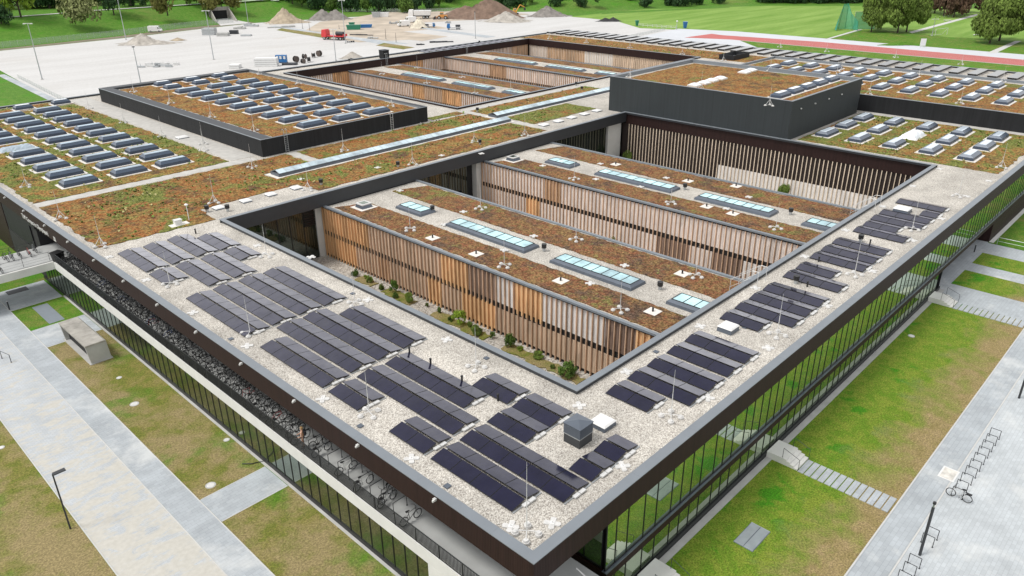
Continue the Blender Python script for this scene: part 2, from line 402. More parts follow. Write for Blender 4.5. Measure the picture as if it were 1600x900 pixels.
# garden front: slab edge, railing, base
l = MB(); l.box(-.35, -4, 3.2, -.16, 71.35, 4.15); l.box(-.35, -4, 0, -.16, 8.0, 3.19); l.build('concrete_band', G['concrete'], main)
l = MB(); l.box(-.15, -4, 3.25, 5.0, 77.4, 4.12); l.build('terrace_floor', G['terrace'], main)
l = MB(); l.box(-.24, 8.0, .0, .04, 78, .33); l.build('plinth', G['frame'], main)
l = MB(); l.box(-.46, 8.0, .0, -.25, 71, .05); l.build('kerb_strip', G['concrete_grey'], main)
l = MB(); l.box(5.0, 6.6, 4.13, 5.2, 77.4, 6.78); l.build('terrace_back_wall', G['glass_dark'], main)
rl = MB(); yy = -3.9
while yy < 71.2:
    rl.box(-.295, yy, 4.22, -.26, yy+.03, 5.15); yy += .115
rl.box(-.30, -4, 5.15, -.25, 71.3, 5.2); rl.box(-.295, -4, 4.18, -.255, 71.3, 4.22)
for yy in range(-3, 72, 2): rl.box(-.30, yy, 4.15, -.24, yy+.05, 5.16)
rl.build('railing', G['railing'], main)
# upper front wall left of the bridge, with a doorway and glazing
l = MB(); l.box(.10, 79.6, .0, .22, 90, 6.76); l.box(.10, 77.5, 6.2, .22, 79.6, 6.76); l.build('front_wall', G['black_panel'], main)
l = MB(); l.box(.03, 90.0, .0, .2, 146.8, 6.75); l.build('front_wall', G['fascia'], main)
# windows: frame with a pane as sub-part; the hundred nearest are single parts
wins = []
G['glass_court'] = m_glass('courtyard_glazing', (.6, .7, .66), .10, (.014, .018, .015))
xs = [6.36, 7.29, 8.42, 10.12, 11.45, 13.15, 14.30, 15.50, 16.7, 18.4, 19.6, 20.8]
while xs[-1] < 176.0: xs.append(xs[-1]+(1.62 if len(xs) % 6 == 0 else 1.2))
for a, b in zip(xs, xs[1:]):
    wins.append(('S', a, b, 3.06, 6.76, .20))
    if b < 67.6: wins.append(('S', a, b, .41, 2.41, .16))
ys = [8.02+1.18*i for i in range(60)]
for a, b in zip(ys, ys[1:]):
    if b < 77.6: wins.append(('W', a, b, .34, 3.19, -.20))
for k in range(4): wins.append(('P', .5+k*1.3, .5+(k+1)*1.3, 3.06, 6.76, 6.42))
for a, b in ((13.9,15.4),(15.4,17.0),(17.0,18.9),(18.9,20.6),(20.6,22.2),(22.2,24.0),(24.0,25.7)): wins.append(('N', a, b, .1, 6.70, 59.5))
for k in range(8): wins.append(('N', 41.6+k*1.2, 41.6+(k+1)*1.2, 3.0 if k < 7 else .1, 6.70, 59.5))
for k in range(12): wins.append(('N', 69.1+k*1.25, 69.1+(k+1)*1.25, .1, 6.70, 59.5))
def wgeo(fr, pn, k, a, b, z0, z1, p):
    t = .05 if k == 'N' else .036 if k == 'W' else .026; e = .035
    def bx(m, u0, u1, za, zb, d0, d1):
        if k in 'SN': m.box(u0, p+d0, za, u1, p+d1, zb)
        else: m.box(p+d0, u0, za, p+d1, u1, zb)
    bx(fr, a-t, a+t, z0, z1, -e, .05); bx(fr, a+t, b-t, z1-.07, z1, -.05, .08); bx(fr, a+t, b-t, z0, z0+.07, -.05, .08)
    bx(pn, a+t, b-t, z0+.07, z1-.07, .0, .03)
def wdist(w_):
    k, a, b, z0, z1, p = w_; m = (a+b)/2
    q = Vector((m, p, z1)) if k in 'SN' else Vector((p, m, z1)); v = q-CAM; d = v.dot(_d)
    x = 800+F*v.dot(_r2)/d; y = 450-F*v.dot(_u2)/d
    return d+(0 if -60 < x < 1660 and -30 < y < 1000 else 1e4)
wins.sort(key=wdist)
rest_f = MB(); rest_p = {'glass': MB(), 'glass_dark': MB(), 'glass_court': MB()}
for i, w_ in enumerate(wins):
    mt = 'glass' if w_[0] in 'SP' else 'glass_court' if w_[0] == 'N' else 'glass_dark'
    if i < 99:
        fr, pn = MB(), MB(); wgeo(fr, pn, *w_)
        o = fr.build('window', G['frame'], main); pn.build('pane', G[mt], o)
    else: wgeo(rest_f, rest_p[mt], *w_)
o = tag(rest_f.build('windows', G['frame'], main), kind='stuff')
for k, v in rest_p.items():
    if v.v: v.build('panes', G[k], o)
# courtyard corner piers, glazed louvre, north walls of the first court
for a, b in ((25.75, 26.75), (53.0, 54.0), (84.6, 88.3)): MB().box(a, 59.42, 0, b, 60.35, 6.71).build('concrete_pier', G['concrete'], main)
l = MB()
for k in range(7): l.box(24.1, 59.36, 4.4+k*.31, 25.6, 59.5, 4.62+k*.31)
l.build('louvre', G['frame'], main)

# the slatted east wall of the first courtyard and the two of the second
def slats(axis, p, u0, u1, z0, z1, pitch=.6, wd=.07, dp=.22, out=-1):
    m = MB(); n = int((u1-u0)/pitch)
    for i in range(n+1):
        u = u0+i*pitch
        if axis == 'x': m.box(min(p, p+out*dp), u, z0, max(p, p+out*dp), u+wd, z1)
        else: m.box(u, min(p, p+out*dp), z0, u+wd, max(p, p+out*dp), z1)
    return m
slats('x', 88.55, 8.6, 58.0, .05, 6.45, .63, .10, .16).build('timber_slats', G['slat_pale'], main)
l = MB(); l.box(88.62, 8.3, 2.42, 88.7, 59.3, 6.42); l.build('brown_wall', G['brown_deep'], main)
l = MB(); l.box(88.60, 8.3, .0, 88.7, 40.0, 2.41); l.build('white_base_wall', G['panel_white'], main)
l = MB(); l.box(88.62, 40.0, .0, 88.72, 59.3, 2.41); l.build('brown_wall', G['brown_deep'], main)
def panel_rows(axis, p, u0, u1, rows, out=-1, dp=.06):
    """rows: list of (z0, z1, [(u_from, u_to, material key)]) -> mesh and its materials"""
    keys = []; m = MB()
    for z0, z1, segs in rows:
        for a, b, k in segs:
            if k not in keys: keys.append(k)
            a = max(a, u0); b = min(b, u1); u = a
            while u < b-.05:
                v = min(u+.6, b); j = dp if k != 'open' else -.25
                lo, hi = sorted((p, p+out*j))
                if axis == 'x': m.box(lo, u+.012, z0, hi, v-.012, z1, keys.index(k))
                else: m.box(u+.012, lo, z0, v-.012, hi, z1, keys.index(k))
                u = v
    return m, [G[{'open': 'dark'}.get(k, k)] for k in keys]
m, mats = panel_rows('y', 141.45, 71.2, 153, [(.1, 2.95, [(71, 88, 'larch_grey'), (88, 119, 'larch'), (119, 153, 'panel_pink')]), (3.45, 6.7, [(71, 84, 'panel_pink'), (84, 103, 'larch'), (103, 112, 'larch'), (112, 146, 'panel_pink'), (146, 153, 'larch_grey')])])
m.build('facade_panel', mats, main); slats('y', 141.4, 71.2, 152.8, .05, 6.74, .6, .07, .2).build('timber_slats', G['slat_brown'], main)
m, mats = panel_rows('x', 153.45, 83.2, 141, [(.1, 2.95, [(83, 141, 'larch_grey')]), (3.45, 6.5, [(83, 110, 'larch_grey'), (110, 120, 'panel_white'), (120, 134, 'slat_brown'), (134, 141, 'panel_pink')])])
m.build('facade_panel', mats, main); slats('x', 153.4, 83.2, 140.8, .05, 6.6, .6, .08, .2).build('timber_slats', G['slat_pale'], main)

G['roof_path'] = plain('pale_roof_path', (.43, .42, .395), .9, var=.12, scale=1.2, bump=.2, bs=14)
# planted roofs: shallow raised beds with ragged outlines
def bed(poly, z, h=.07, rag=.18, step=.7):
    pts = []; rnd = random.Random(len(poly)*17+int(poly[0][0]*10))
    for (xa, ya), (xb, yb) in zip(poly, poly[1:]+poly[:1]):
        L = math.hypot(xb-xa, yb-ya); n = max(1, int(L/step)); nx, ny = -(yb-ya)/L, (xb-xa)/L
        for i in range(n):
            t = i/n; d = rnd.uniform(-rag, rag) if i else 0
            pts.append((xa+(xb-xa)*t+nx*d, ya+(yb-ya)*t+ny*d))
    return MB().hull([(x, y, z) for x, y in pts], [(x, y, z+h) for x, y in pts], bottom=False)
def tufts(poly, z, dens, seed):
    """loose taller plants standing out of a planted roof"""
    rnd = random.Random(seed); xs = [q[0] for q in poly]; ys = [q[1] for q in poly]; m = MB()
    def ins(x, y):
        r = False
        for (xa, ya), (xb, yb) in zip(poly, poly[1:]+poly[:1]):
            if (ya > y) != (yb > y) and x < (xb-xa)*(y-ya)/(yb-ya)+xa: r = not r
        return r
    cen = [(rnd.uniform(min(xs), max(xs)), rnd.uniform(min(ys), max(ys)), rnd.uniform(1.2, 4.0)) for _ in range(max(3, int((max(xs)-min(xs))*(max(ys)-min(ys))/55)))]
    for _ in range(int((max(xs)-min(xs))*(max(ys)-min(ys))*dens)):
        c = rnd.choice(cen); x, y = (rnd.gauss(c[0], c[2]), rnd.gauss(c[1], c[2])) if rnd.random() < .8 else (rnd.uniform(min(xs), max(xs)), rnd.uniform(min(ys), max(ys)))
        if not ins(x, y): continue
        s = rnd.uniform(.06, .20); mi = 0 if rnd.random() < .7 else 1
        for k in range(4):
            t = rnd.uniform(0, 6.28); dx, dy = s*math.cos(t), s*math.sin(t); h = s*rnd.uniform(.6, 1.3)
            m.quad([(x-dy*.5, y+dx*.5, z), (x+dy*.5, y-dx*.5, z), (x+dx+dy*.4, y+dy-dx*.4, z+h), (x+dx-dy*.4, y+dy+dx*.4, z+h)], mi)
    return m
G['tuft_green'] = plain('green_roof_tuft', (.13, .20, .035), .9, var=.4, scale=.8); G['tuft_straw'] = plain('straw_roof_tuft', (.36, .33, .15), .9, var=.3, scale=.8)
def rect(x0, y0, x1, y1): return [(x0, y0), (x1, y0), (x1, y1), (x0, y1)]
for poly, k in (([(1.5, 60.6), (13.6, 59.9), (13.9, 64.4), (26.9, 64.6), (27.2, 60.4), (69.5, 60.4), (69.5, 68.5), (26.2, 68.5), (26.2, 71.8), (33.6, 71.8), (33.6, 78.6), (1.5, 78.9)], 'sedum'),
                (rect(35.4, 71.8, 69.6, 78.6), 'sedum'), (rect(71.6, 64.9, 88.0, 71.8), 'sedum_green'), (rect(71.6, 75.6, 104, 80.2), 'sedum_green'), (rect(62.4, 79.6, 69.6, 81.6), 'sedum_green'),
                (rect(1.5, 81.1, 26.2, 140.6), 'sedum_mixed'), (rect(13.5, 141.4, 26.2, 145.6), 'sedum_green'), (rect(1.5, 141.2, 12.5, 145.6), 'sedum_green'),
                (rect(90.4, 1.5, 115.2, 28.4), 'sedum_mixed'), (rect(154.0, 66.5, 165.6, 145.5), 'sedum_orange')):
    sb = bed(poly, 8.1).build('sedum_bed', G[k], main)
    tf = tufts(poly, 8.16, .55 if k == 'sedum_orange' else .9, int(poly[0][0]*3+poly[0][1]))
    if tf.v: tag(tf.build('roof_plants', [G['tuft_green'], G['tuft_straw']], sb), kind='stuff')
for r_ in ((1.4, 79.15, 29.5, 80.85), (33.9, 72.0, 35.1, 79.2), (69.9, 62.0, 71.2, 81.5), (26.7, 81.2, 30.2, 145.4), (115.5, .9, 117.2, 28.6), (71.4, 80.6, 104, 82.2)):
    MB().box(*r_[:2], 8.1, *r_[2:], 8.125).build('roof_path', G['roof_path'], main)
# lettering and floodlights on the fascia
cu = bpy.data.curves.new('lettering', 'FONT'); cu.body = 'TUM Campus im Olympiapark'; cu.size = .62; cu.extrude = .02
tmp = link(bpy.data.objects.new('lettering_curve', cu)); bpy.context.view_layer.update()
k = 9.2/max(.1, tmp.dimensions.x)
me = bpy.data.meshes.new_from_object(tmp.evaluated_get(bpy.context.evaluated_depsgraph_get())); bpy.data.objects.remove(tmp)
me.transform(Matrix(((0, 0, -1, -.05), (-k, 0, 0, 80.7), (0, k, 0, 6.95), (0, 0, 0, 1)))); me.materials.clear(); me.materials.append(G['white_metal'])
link(bpy.data.objects.new('lettering', me), main)
MB().box(-.06, 69.2, 6.9, -.03, 69.9, 7.05).box(-.06, 69.25, 7.1, -.03, 69.45, 7.4).box(-.06, 69.6, 7.1, -.03, 69.8, 7.4).build('emblem', G['white_metal'], main)
for k in range(12):
    MB().box(-.20, 7.2+7.16*k, 8.12, -.03, 7.38+7.16*k, 8.26).box(-.28, 7.24+7.16*k, 8.08, -.2, 7.34+7.16*k, 8.2).build('floodlight', G['white_metal'], main)

# ------------------------------------------------------------------ the courtyard wings
def wing(x0, x1, y0, y1, upper, lower, label, slat, sed, court):
    o = empty('courtyard_wing', ((x0+x1)/2, (y0+y1)/2, 0), 0, label, 'building', 'timber wings in the courtyards')
    off = Vector((-(x0+x1)/2, -(y0+y1)/2, 0))
    def add(mb, name, m): mb.build(name, m, o, off)
    add(MB().box(x0+.35, y0, 0, x1-.35, y1+1.1, 6.55), 'wall', G['dark'])
    add(MB().box(x0-.05, y0, 6.62, x0+.32, y1+.08, 6.82).box(x1-.32, y0, 6.62, x1+.05, y1+.08, 6.82), 'coping', G['cap'])
    add(MB().box(x0+.04, y0, 6.50, x0+.3, y1, 6.615).box(x1-.3, y0, 6.50, x1-.04, y1, 6.615), 'upstand', G['dark'])
    add(MB().quad([(x0+.3, y0, 6.66), (x1-.3, y0, 6.66), (x1-.3, y1, 6.66), (x0+.3, y1, 6.66)]), 'roof_gravel', G['gravel'])
    xc = (x0+x1)/2
    for a, b in ((x0+.7, x0+4.6), (x1-5.2, x1-.6)):
        add(bed([(a, y0+.5), (b, y0+.5), (b, y1-2.8), (a, y1-1.2)], 6.66, .09, .10, .45), 'sedum_bed', G[sed])
    yw = y1+1.1
    ext = lambda sg: [(a, (yw if b_ > y1-.3 else b_), k) for a, b_, k in sg]
    up_, lo_ = ext(upper), ext(lower)
    m, mt = panel_rows('x', x0+.35, y0, yw, [(.35, 2.86, lo_), (3.50, 6.32, up_)]); add(m, 'facade_panel', mt)
    m, mt = panel_rows('x', x1-.35, y0, yw, [(.35, 2.86, [(y0, yw, 'panel_pink')]), (3.50, 6.32, [(y0, yw, 'panel_pink')])], out=1); add(m, 'facade_panel', mt)
    add(MB().box(x0+.27, y0, 6.33, x0+.34, yw, 6.5), 'gap_shade_strip', G['dark'])  # dark strip standing in for the shaded gap under the coping
    m = MB(); n = int((yw-y0-.4)/.6)
    for i in range(n+1):
        u = y0+.3+i*.6
        for za, zb, sg in ((.05, 3.18, lo_), (3.181, 6.48, up_)):
            k = next((q for p0, p1, q in sg if p0 <= u < p1), 'x')
            mi = 1 if k == 'larch' else 0; wd = .19 if (k == 'larch' and u < 50) else .085
            m.box(x0+.10, u, za, x0+.28, u+wd, zb, mi)
    add(m, 'timber_slats', [G[slat], G['larch_slat']])
    add(slats('x', x1-.28, y0+.3, yw-.1, .05, 6.5, .6, .085, .17, 1), 'timber_slats', G['slat_brown'])
    return o
wing(26.4, 41.1, 8.4, 58.3,
     [(8, 12.6, 'larch'), (12.6, 15.8, 'panel_brown'), (15.8, 23.1, 'panel_white'), (23.1, 26.7, 'larch'), (26.7, 29.4, 'panel_white'), (29.4, 33.2, 'panel_brown'), (33.2, 37.4, 'larch'), (37.4, 50, 'larch_grey'), (50, 58.2, 'larch')],
     [(8, 12.6, 'larch'), (12.6, 29.2, 'larch_grey'), (29.2, 34.0, 'larch'), (34.0, 37.5, 'larch_grey'), (37.5, 39.7, 'larch'), (39.7, 46.4, 'larch_grey'), (46.4, 48.6, 'slat_brown'), (48.6, 52.8, 'larch_grey'), (52.8, 58.2, 'larch')],
     'front timber-slatted courtyard wing, its wall part fresh orange larch, beside the long solar roof', 'slat_mid', 'sedum_wing', 1)
wing(53.7, 68.5, 8.4, 58.3,
     [(8, 44, 'panel_pink'), (44, 47, 'slat_brown'), (47, 58.2, 'panel_pink')],
     [(8, 17, 'panel_white'), (17, 21, 'panel_brown'), (21, 24, 'panel_pink'), (24, 28.5, 'panel_brown'), (28.5, 47.8, 'panel_pink'), (47.8, 50.5, 'larch'), (50.5, 58.2, 'panel_pink')],
     'second slatted courtyard wing with pinkish pale wall, behind the orange one, nearer the slate block', 'slat_mid', 'sedum_wing', 1)
wing(88.2, 103.2, 83.1, 140.9, [(83, 101, 'panel_pink'), (101, 107, 'larch'), (107, 113, 'larch_grey'), (113, 117, 'larch'), (117, 141, 'panel_pink')],
     [(83, 98, 'panel_pink'), (98, 104, 'larch'), (104, 141, 'larch_grey')], 'nearer slatted wing in the far courtyard beyond the skylight-covered black hall', 'slat_mid', 'sedum_wing', 2)
wing(119.3, 135.0, 83.1, 140.9, [(83, 87, 'larch'), (87, 118, 'panel_pink'), (118, 124, 'slat_brown'), (124, 141, 'panel_pink')],
     [(83, 108, 'panel_pink'), (108, 113, 'larch'), (113, 141, 'panel_pink')], 'farther slatted wing in the far courtyard, nearest the black-finned roof', 'slat_mid', 'sedum_wing', 2)
# courtyard floors
for r_ in ((13.5, 8.4, 88.5, 60.4), (71, 83, 153.2, 142)):
    tag(MB().quad([(r_[0], r_[1], .03), (r_[2], r_[1], .03), (r_[2], r_[3], .03), (r_[0], r_[3], .03)]).build('courtyard_ground', G['court_gravel']), kind='structure')

# ------------------------------------------------------------------ the raised halls on the roof
hall = empty('rooftop_hall', (46, 110, 8.1), 0, 'low black raised hall whose red-brown sedum roof carries many long skylights', 'building')
def hadd(h, mb, name, m): return mb.build(name, m, h, -Vector(h.location))
def hall_walls(h, x0, y0, x1, y1, z1, t, wall, cap, roofz, wcap=.35, ncap=.35, inner='upstand', edge='cap'):
    z0 = 8.105
    hadd(h, MB().box(x0, y0, z0, x0+.25, y1, z1-.06).box(x1-.25, y0, z0, x1, y1, z1-.06).box(x0+.25, y0, z0, x1-.25, y0+.25, z1-.06).box(x0+.25, y1-.25, z0, x1-.25, y1, z1-.06), 'wall', G[wall])
    hadd(h, MB().box(x0-.04, y0-.04, z1-.06, x0+wcap, y1+.04, z1).box(x1-.5, y0-.04, z1-.06, x1+.04, y1+.04, z1).box(x0+wcap, y0-.04, z1-.06, x1-.5, y0+.35, z1).box(x0+wcap, y1-ncap, z1-.06, x1-.5, y1+.04, z1), 'coping', G[cap])
    hadd(h, MB().box(x0-.05, y0-.05, z1-.05, x0+.14, y1+.05, z1+.004).box(x0+.14, y0-.05, z1-.05, x1+.05, y0+.14, z1+.004), 'coping_edge', G[edge])
    hadd(h, MB().box(x0+.26, y0+.26, roofz-.3, x0+wcap-.05, y1-.26, z1-.07).box(x0+wcap-.05, y1-ncap+.05, roofz-.3, x1-.5, y1-.26, z1-.07), 'upstand', G[inner])
    hadd(h, MB().box(x1-.5, y0+.26, roofz-.3, x1-.26, y1-.26, z1-.07), 'upstand', G['cap'])
    hadd(h, MB().quad([(x0+.2, y0+.2, roofz), (x1-.2, y0+.2, roofz), (x1-.2, y1-.2, roofz), (x0+.2, y1-.2, roofz)]), 'roof_gravel', G['gravel'])
hall_walls(hall, 30.6, 79.6, 61.2, 139.6, 10.6, 0, 'black_panel', 'upstand', 10.2, 1.9, 2.0)
hadd(hall, bed(rect(33.4, 80.3, 60.2, 136.8), 10.2), 'sedum_bed', G['sedum_orange'])
tower = empty('rooftop_hall', (102, 46, 8.1), 0, 'tall slate-grey windowless block rising beside the courtyard, with a sedum roof', 'building')
tx0, ty0, tx1, ty1 = 88.56, 29.2, 115.0, 62.5
hall_walls(tower, tx0, ty0, tx1, ty1, 14.0, 0, 'slate_panel', 'cap', 13.4, .35, .5, 'cap')
hadd(tower, bed(rect(90.0, 30.2, 113.6, 61.0), 13.4), 'sedum_bed', G['sedum_orange'])
for k in range(4): hadd(tower, MB().box(91.5+k*5, 29.0, 12.4, 91.75+k*5, 29.18, 12.58), 'floodlight', G['white_metal'])
rhall = empty('rooftop_hall', (133, 31, 8.1), 0, 'long low black-walled raised roof set with rows of blue-grey skylights behind the slate block', 'building')
hall_walls(rhall, 117.4, .3, 150.0, 62.0, 10.9, 0, 'black_panel', 'cap', 10.45, .4, .4, 'cap')
hadd(rhall, bed(rect(118.6, 1.0, 147.6, 61.0), 10.45), 'sedum_bed', G['sedum'])
# ------------------------------------------------------------------ solar rows: pairs of low tents of modules
ML, MW = 1.68, 1.08
def module_mesh():
    m = MB(); m.box(0, .012, 0, MW, ML-.012, .035, 1); m.box(.02, .03, .035, MW-.02, ML-.03, .037, 0)
    return m.mesh('solar_panel', [G['solar'], G['solar_frame']])
MOD = module_mesh()
RAIL = MB().box(.0, -.05, 0, 2.3, .05, .05).mesh('rail', G['galv'])
BLK = MB().box(-.22, -.12, .05, .22, .12, .14).mesh('ballast_block', G['white_metal'])
def solar_row(x0, y0, n, label):
    o = empty('solar_row', (x0, y0, 8.11), 0, label, 'solar panels', 'solar rows on the gravel roof')
    a = math.atan2(.20, MW)
    for i in range(n):
        p = link(bpy.data.objects.new('solar_panel', MOD), o); p.location = (0, i*ML, .07); p.rotation_euler = (0, -a, 0)
        p = link(bpy.data.objects.new('solar_panel', MOD), o); p.location = (2.26, i*ML+ML, .07); p.rotation_euler = (0, -a, math.pi)
    for i in range(n+1):
        p = link(bpy.data.objects.new('rail', RAIL), o); p.location = (0, i*ML+(-.06 if i == 0 else 0), 0)
    for x in (.95, 1.45):
        p = link(bpy.data.objects.new('ballast_block', BLK), o); p.location = (x, -.14, 0)
LEFT = [('sixth', [(2.1,50.7,4),(4.58,50.7,4),(7.08,50.8,4),(9.45,50.7,3)]), ('fifth', [(2.1,46.7,2),(4.6,43.4,4),(7.1,43.4,4),(9.5,46.8,2)]),
        ('fourth', [(2.1,32.4,6),(4.57,32.45,6),(7.05,32.5,6),(9.45,32.4,6)]), ('third', [(2.1,21.6,5),(4.6,21.8,6),(7.0,21.8,6),(9.4,21.8,5)]),
        ('second', [(2.1,17.55,2),(4.6,11.0,6),(7.05,12.65,5),(9.35,10.9,2)]), ('front', [(2.1,3.5,4),(4.55,1.93,5),(7.05,7.1,2),(9.35,7.1,2)])]
for bn, rows in LEFT:
    for i, (x, y, n) in enumerate(rows):
        solar_row(x, y, n, 'solar row, %s from the outer edge, in the %s panel block of the left strip' % (ORD[i+1], bn))
solar_row(2.1, 10.85, 2, 'short two-module solar row alone near the outer edge between front and second blocks')
solar_row(7.0, 1.93, 1, 'single pair of modules beside the front corner, left of its twin')
solar_row(9.35, 1.95, 1, 'single pair of modules in front of the square ventilation cube')
RIGHT = [('first', [(14.9,3.6,2),(17.4,1.95,3),(19.8,1.95,3),(22.35,1.95,3),(24.8,1.95,3)]), ('second', [(30.0,3.6,2),(32.45,1.95,3),(34.9,1.95,3),(37.35,1.95,3)]),
         ('third', [(41.2,1.95,3),(43.7,3.6,2)]), ('fourth', [(47.1,2.1,3),(49.6,2.1,3),(52.2,2.1,3)]),
         ('fifth', [(57.0,1.9,3),(59.4,3.5,2),(61.9,1.95,3),(64.4,1.95,3),(66.9,1.9,1),(69.5,1.95,3)])]
for bn, rows in RIGHT:
    for i, (x, y, n) in enumerate(rows):
        solar_row(x, y, n, '%s solar row of the %s block along the right strip, counting from the corner' % (ORD[i+1], bn))
for i in range(14):
    solar_row(114.5+2.5*i, 142.4, 2, '%s from the left of the distant solar rows behind the far courtyard' % ORD[i+1])

# ------------------------------------------------------------------ skylights
def hip_skylight(L=4.2, W=2.05, top='sky_top'):
    o = empty('skylight')
    MB().box(-.35, -.35, 0, L+.35, W+.35, .08).build('flashing', G['flange'], o)
    def rg(i, j, z): return [(i, j, z), (L-i, j, z), (L-i, W-j, z), (i, W-j, z)]
    m = MB(); m.hull(rg(0, 0, .08), rg(.06, .06, .46), bottom=False); m.build('kerb', G['sky_body'], o)
    m = MB(); m.hull(rg(.06, .06, .464), rg(.36, .50, .78), 0, 0, False); m.build('sloped_glazing', G['sky_slope'], o)
    m = MB(); m.hull(rg(.38, .53, .784), rg(.48, .70, .84), 0, 0, False); m.build('top_pane', G[top], o)
    m = MB()
    for k in range(1, 4): m.box(k*L/4-.025, .50, .782, k*L/4+.025, W-.50, .80)
    m.box(.34, .47, .775, L-.34, .52, .80); m.box(.34, W-.52, .775, L-.34, W-.47, .80)
    m.build('glazing_bar', G['sky_slope'], o)
    return o
P_ = hip_skylight(); used = []
for ci, (x, cn) in enumerate(((6.05, 'left'), (12.3, 'middle'), (18.2, 'right'))):
    for i in range(11):
        if ci == 0 and i == 5: continue
        place(P_, used, (x, 84.55+5.12*i, 8.15), 0, 'long slate skylight, %s row from the front, %s column of the left sedum roof' % (ORD[i+1], cn), 'skylight', 'skylights on the left sedum roof')
for ci, (x, cn) in enumerate(((39.0, 'left'), (45.3, 'middle'), (51.2, 'right'))):
    for i in range(9):
        place(P_, used, (x, 82.0+5.2*i, 10.25), 0, 'long slate skylight, %s row from the front, %s column on the black hall' % (ORD[i+1], cn), 'skylight', 'skylights on the black hall')
P_ = hip_skylight(4.2, 2.05, 'sky_reflect'); used = []
for ci, (x, cn) in enumerate(((94.2, 'left'), (101.5, 'middle'), (108.5, 'right'))):
    for i in range(5):
        if ci == 1 and i == 2: continue
        place(P_, used, (x, 5.5+4.98*i, 8.15), 0, 'skylight, %s row from the street, %s column of the roof between slate block and street' % (ORD[i+1], cn), 'skylight', 'skylights in front of the raised black roof')
for ci, (x, cn) in enumerate(((125.3, 'left'), (133.2, 'middle'), (140.4, 'right'))):
    for i in range(11):
        place(P_, used, (x, 4.2+4.98*i, 10.5), 0, 'skylight, %s row from the street, %s column on the long raised black roof' % (ORD[i+1], cn), 'skylight', 'skylights on the long raised roof')
Q_ = hip_skylight(3.0, 1.9, 'sky_white'); used = []
for i, (x, y) in enumerate(((16.6, 141.9), (23.0, 141.9), (9.5, 141.8))):
    place(Q_, used, (x, y, 8.15), 0, 'small pale-topped skylight at the back edge of the left sedum roof, %s' % ('middle one', 'nearest the black hall', 'farthest left')[i], 'skylight', 'small pale skylights')
for i, (x, y) in enumerate(((39.3, 129.6), (39.6, 134.4), (45.2, 130.0), (45.6, 134.6), (51.3, 130.4), (51.6, 134.8))):
    place(Q_, used, (x, y, 10.25), 0, 'small pale skylight at the back of the black hall, %s column, %s row' % (('left', 'middle', 'right')[i//2], ('nearer', 'farther')[i % 2]), 'skylight', 'small pale skylights')
for i in range(5):
    place(Q_, used, (91.5+4.6*i, 32.4, 13.45), 0, 'pale-topped skylight on the slate block, %s from the left in its front row' % ORD[i+1], 'skylight', 'skylights on the slate block', (1.2, 1.0, 1.0))
for i, (x, y) in enumerate(((93.0, 48.0), (95.9, 48.0), (98.8, 48.2), (101.7, 48.2), (110.2, 48.2), (113.0, 48.4))):
    h = empty('roof_dome', (x-.5, y, 13.45), 0, 'low white roof dome on the slate block, %s from the left in the back line' % ORD[i+1], 'roof dome', 'white domes on the slate block')
    MB().box(-.9, -.9, 0, .9, .9, .25).build('kerb', G['flange'], h)
    MB().hull([(-.8,-.8,.252),(.8,-.8,.252),(.8,.8,.252),(-.8,.8,.252)], [(-.4,-.4,.5),(.4,-.4,.5),(.4,.4,.5),(-.4,.4,.5)]).build('dome', G['sky_white'], h)
# one skylight of each field lies under a pale sheet
for (x, y, lb) in ((6.0, 110.0, 'skylight wrapped in a grey-blue tarpaulin in the left sedum roof'), (101.4, 15.3, 'skylight wrapped in white sheeting among the skylights by the street')):
    o = empty('wrapped_skylight', (x, y, 8.15), 0, lb, 'wrapped skylight')
    MB().box(-.35, -.35, 0, 4.55, 2.4, .08).build('flashing', G['flange'], o)
    rnd = random.Random(int(x)); m = MB(); nx, ny = 16, 9; top = {}
    for i in range(nx+1):
        for j in range(ny+1):
            u, v = i/nx, j/ny; e = min(u, 1-u, v*.6, (1-v)*.6)*6
            top[i, j] = len(m.v); m.v.append((-.2+4.6*u, -.2+2.45*v, .09+(.42 if x < 50 else .72)*min(1, e)**.7+rnd.uniform(-.06, .06)*min(1, e*2)))
    for i in range(nx):
        for j in range(ny): m.f.append((top[i,j], top[i+1,j], top[i+1,j+1], top[i,j+1])); m.m.append(0)
    m.build('sheeting', G['tarp' if x < 50 else 'sky_white'], o)
# long glazed rooflights on the wings
def rooflight(L, W=2.3, n=8, glass='roof_glass'):
    o = empty('rooflight')
    def rg(i, z): return [(-W/2+i, i, z), (W/2-i, i, z), (W/2-i, L-i, z), (-W/2+i, L-i, z)]
    MB().hull(rg(0, 0), rg(.06, .26), bottom=False).build('kerb', G['ledge'], o)
    MB().hull(rg(.06, .262), rg(.36, .44), bottom=False).build('frame', G['ledge'], o)
    MB().hull(rg(.40, .442), rg(.42, .47), bottom=False).build('glazing', G[glass], o)
    m = MB()
    for k in range(n+1): m.box(-W/2+.40, .40+(L-.8)*k/n-.03, .471, W/2-.40, .40+(L-.8)*k/n+.03, .50)
    m.box(-W/2+.36, .36, .445, -W/2+.42, L-.36, .50); m.box(W/2-.42, .36, .445, W/2-.36, L-.36, .50)
    m.build('glazing_bar', G['frame'], o); return o
WN = {33.2: 'orange front wing', 60.3: 'pale second wing', 94.2: 'nearer far-court wing', 125.2: 'farther far-court wing'}
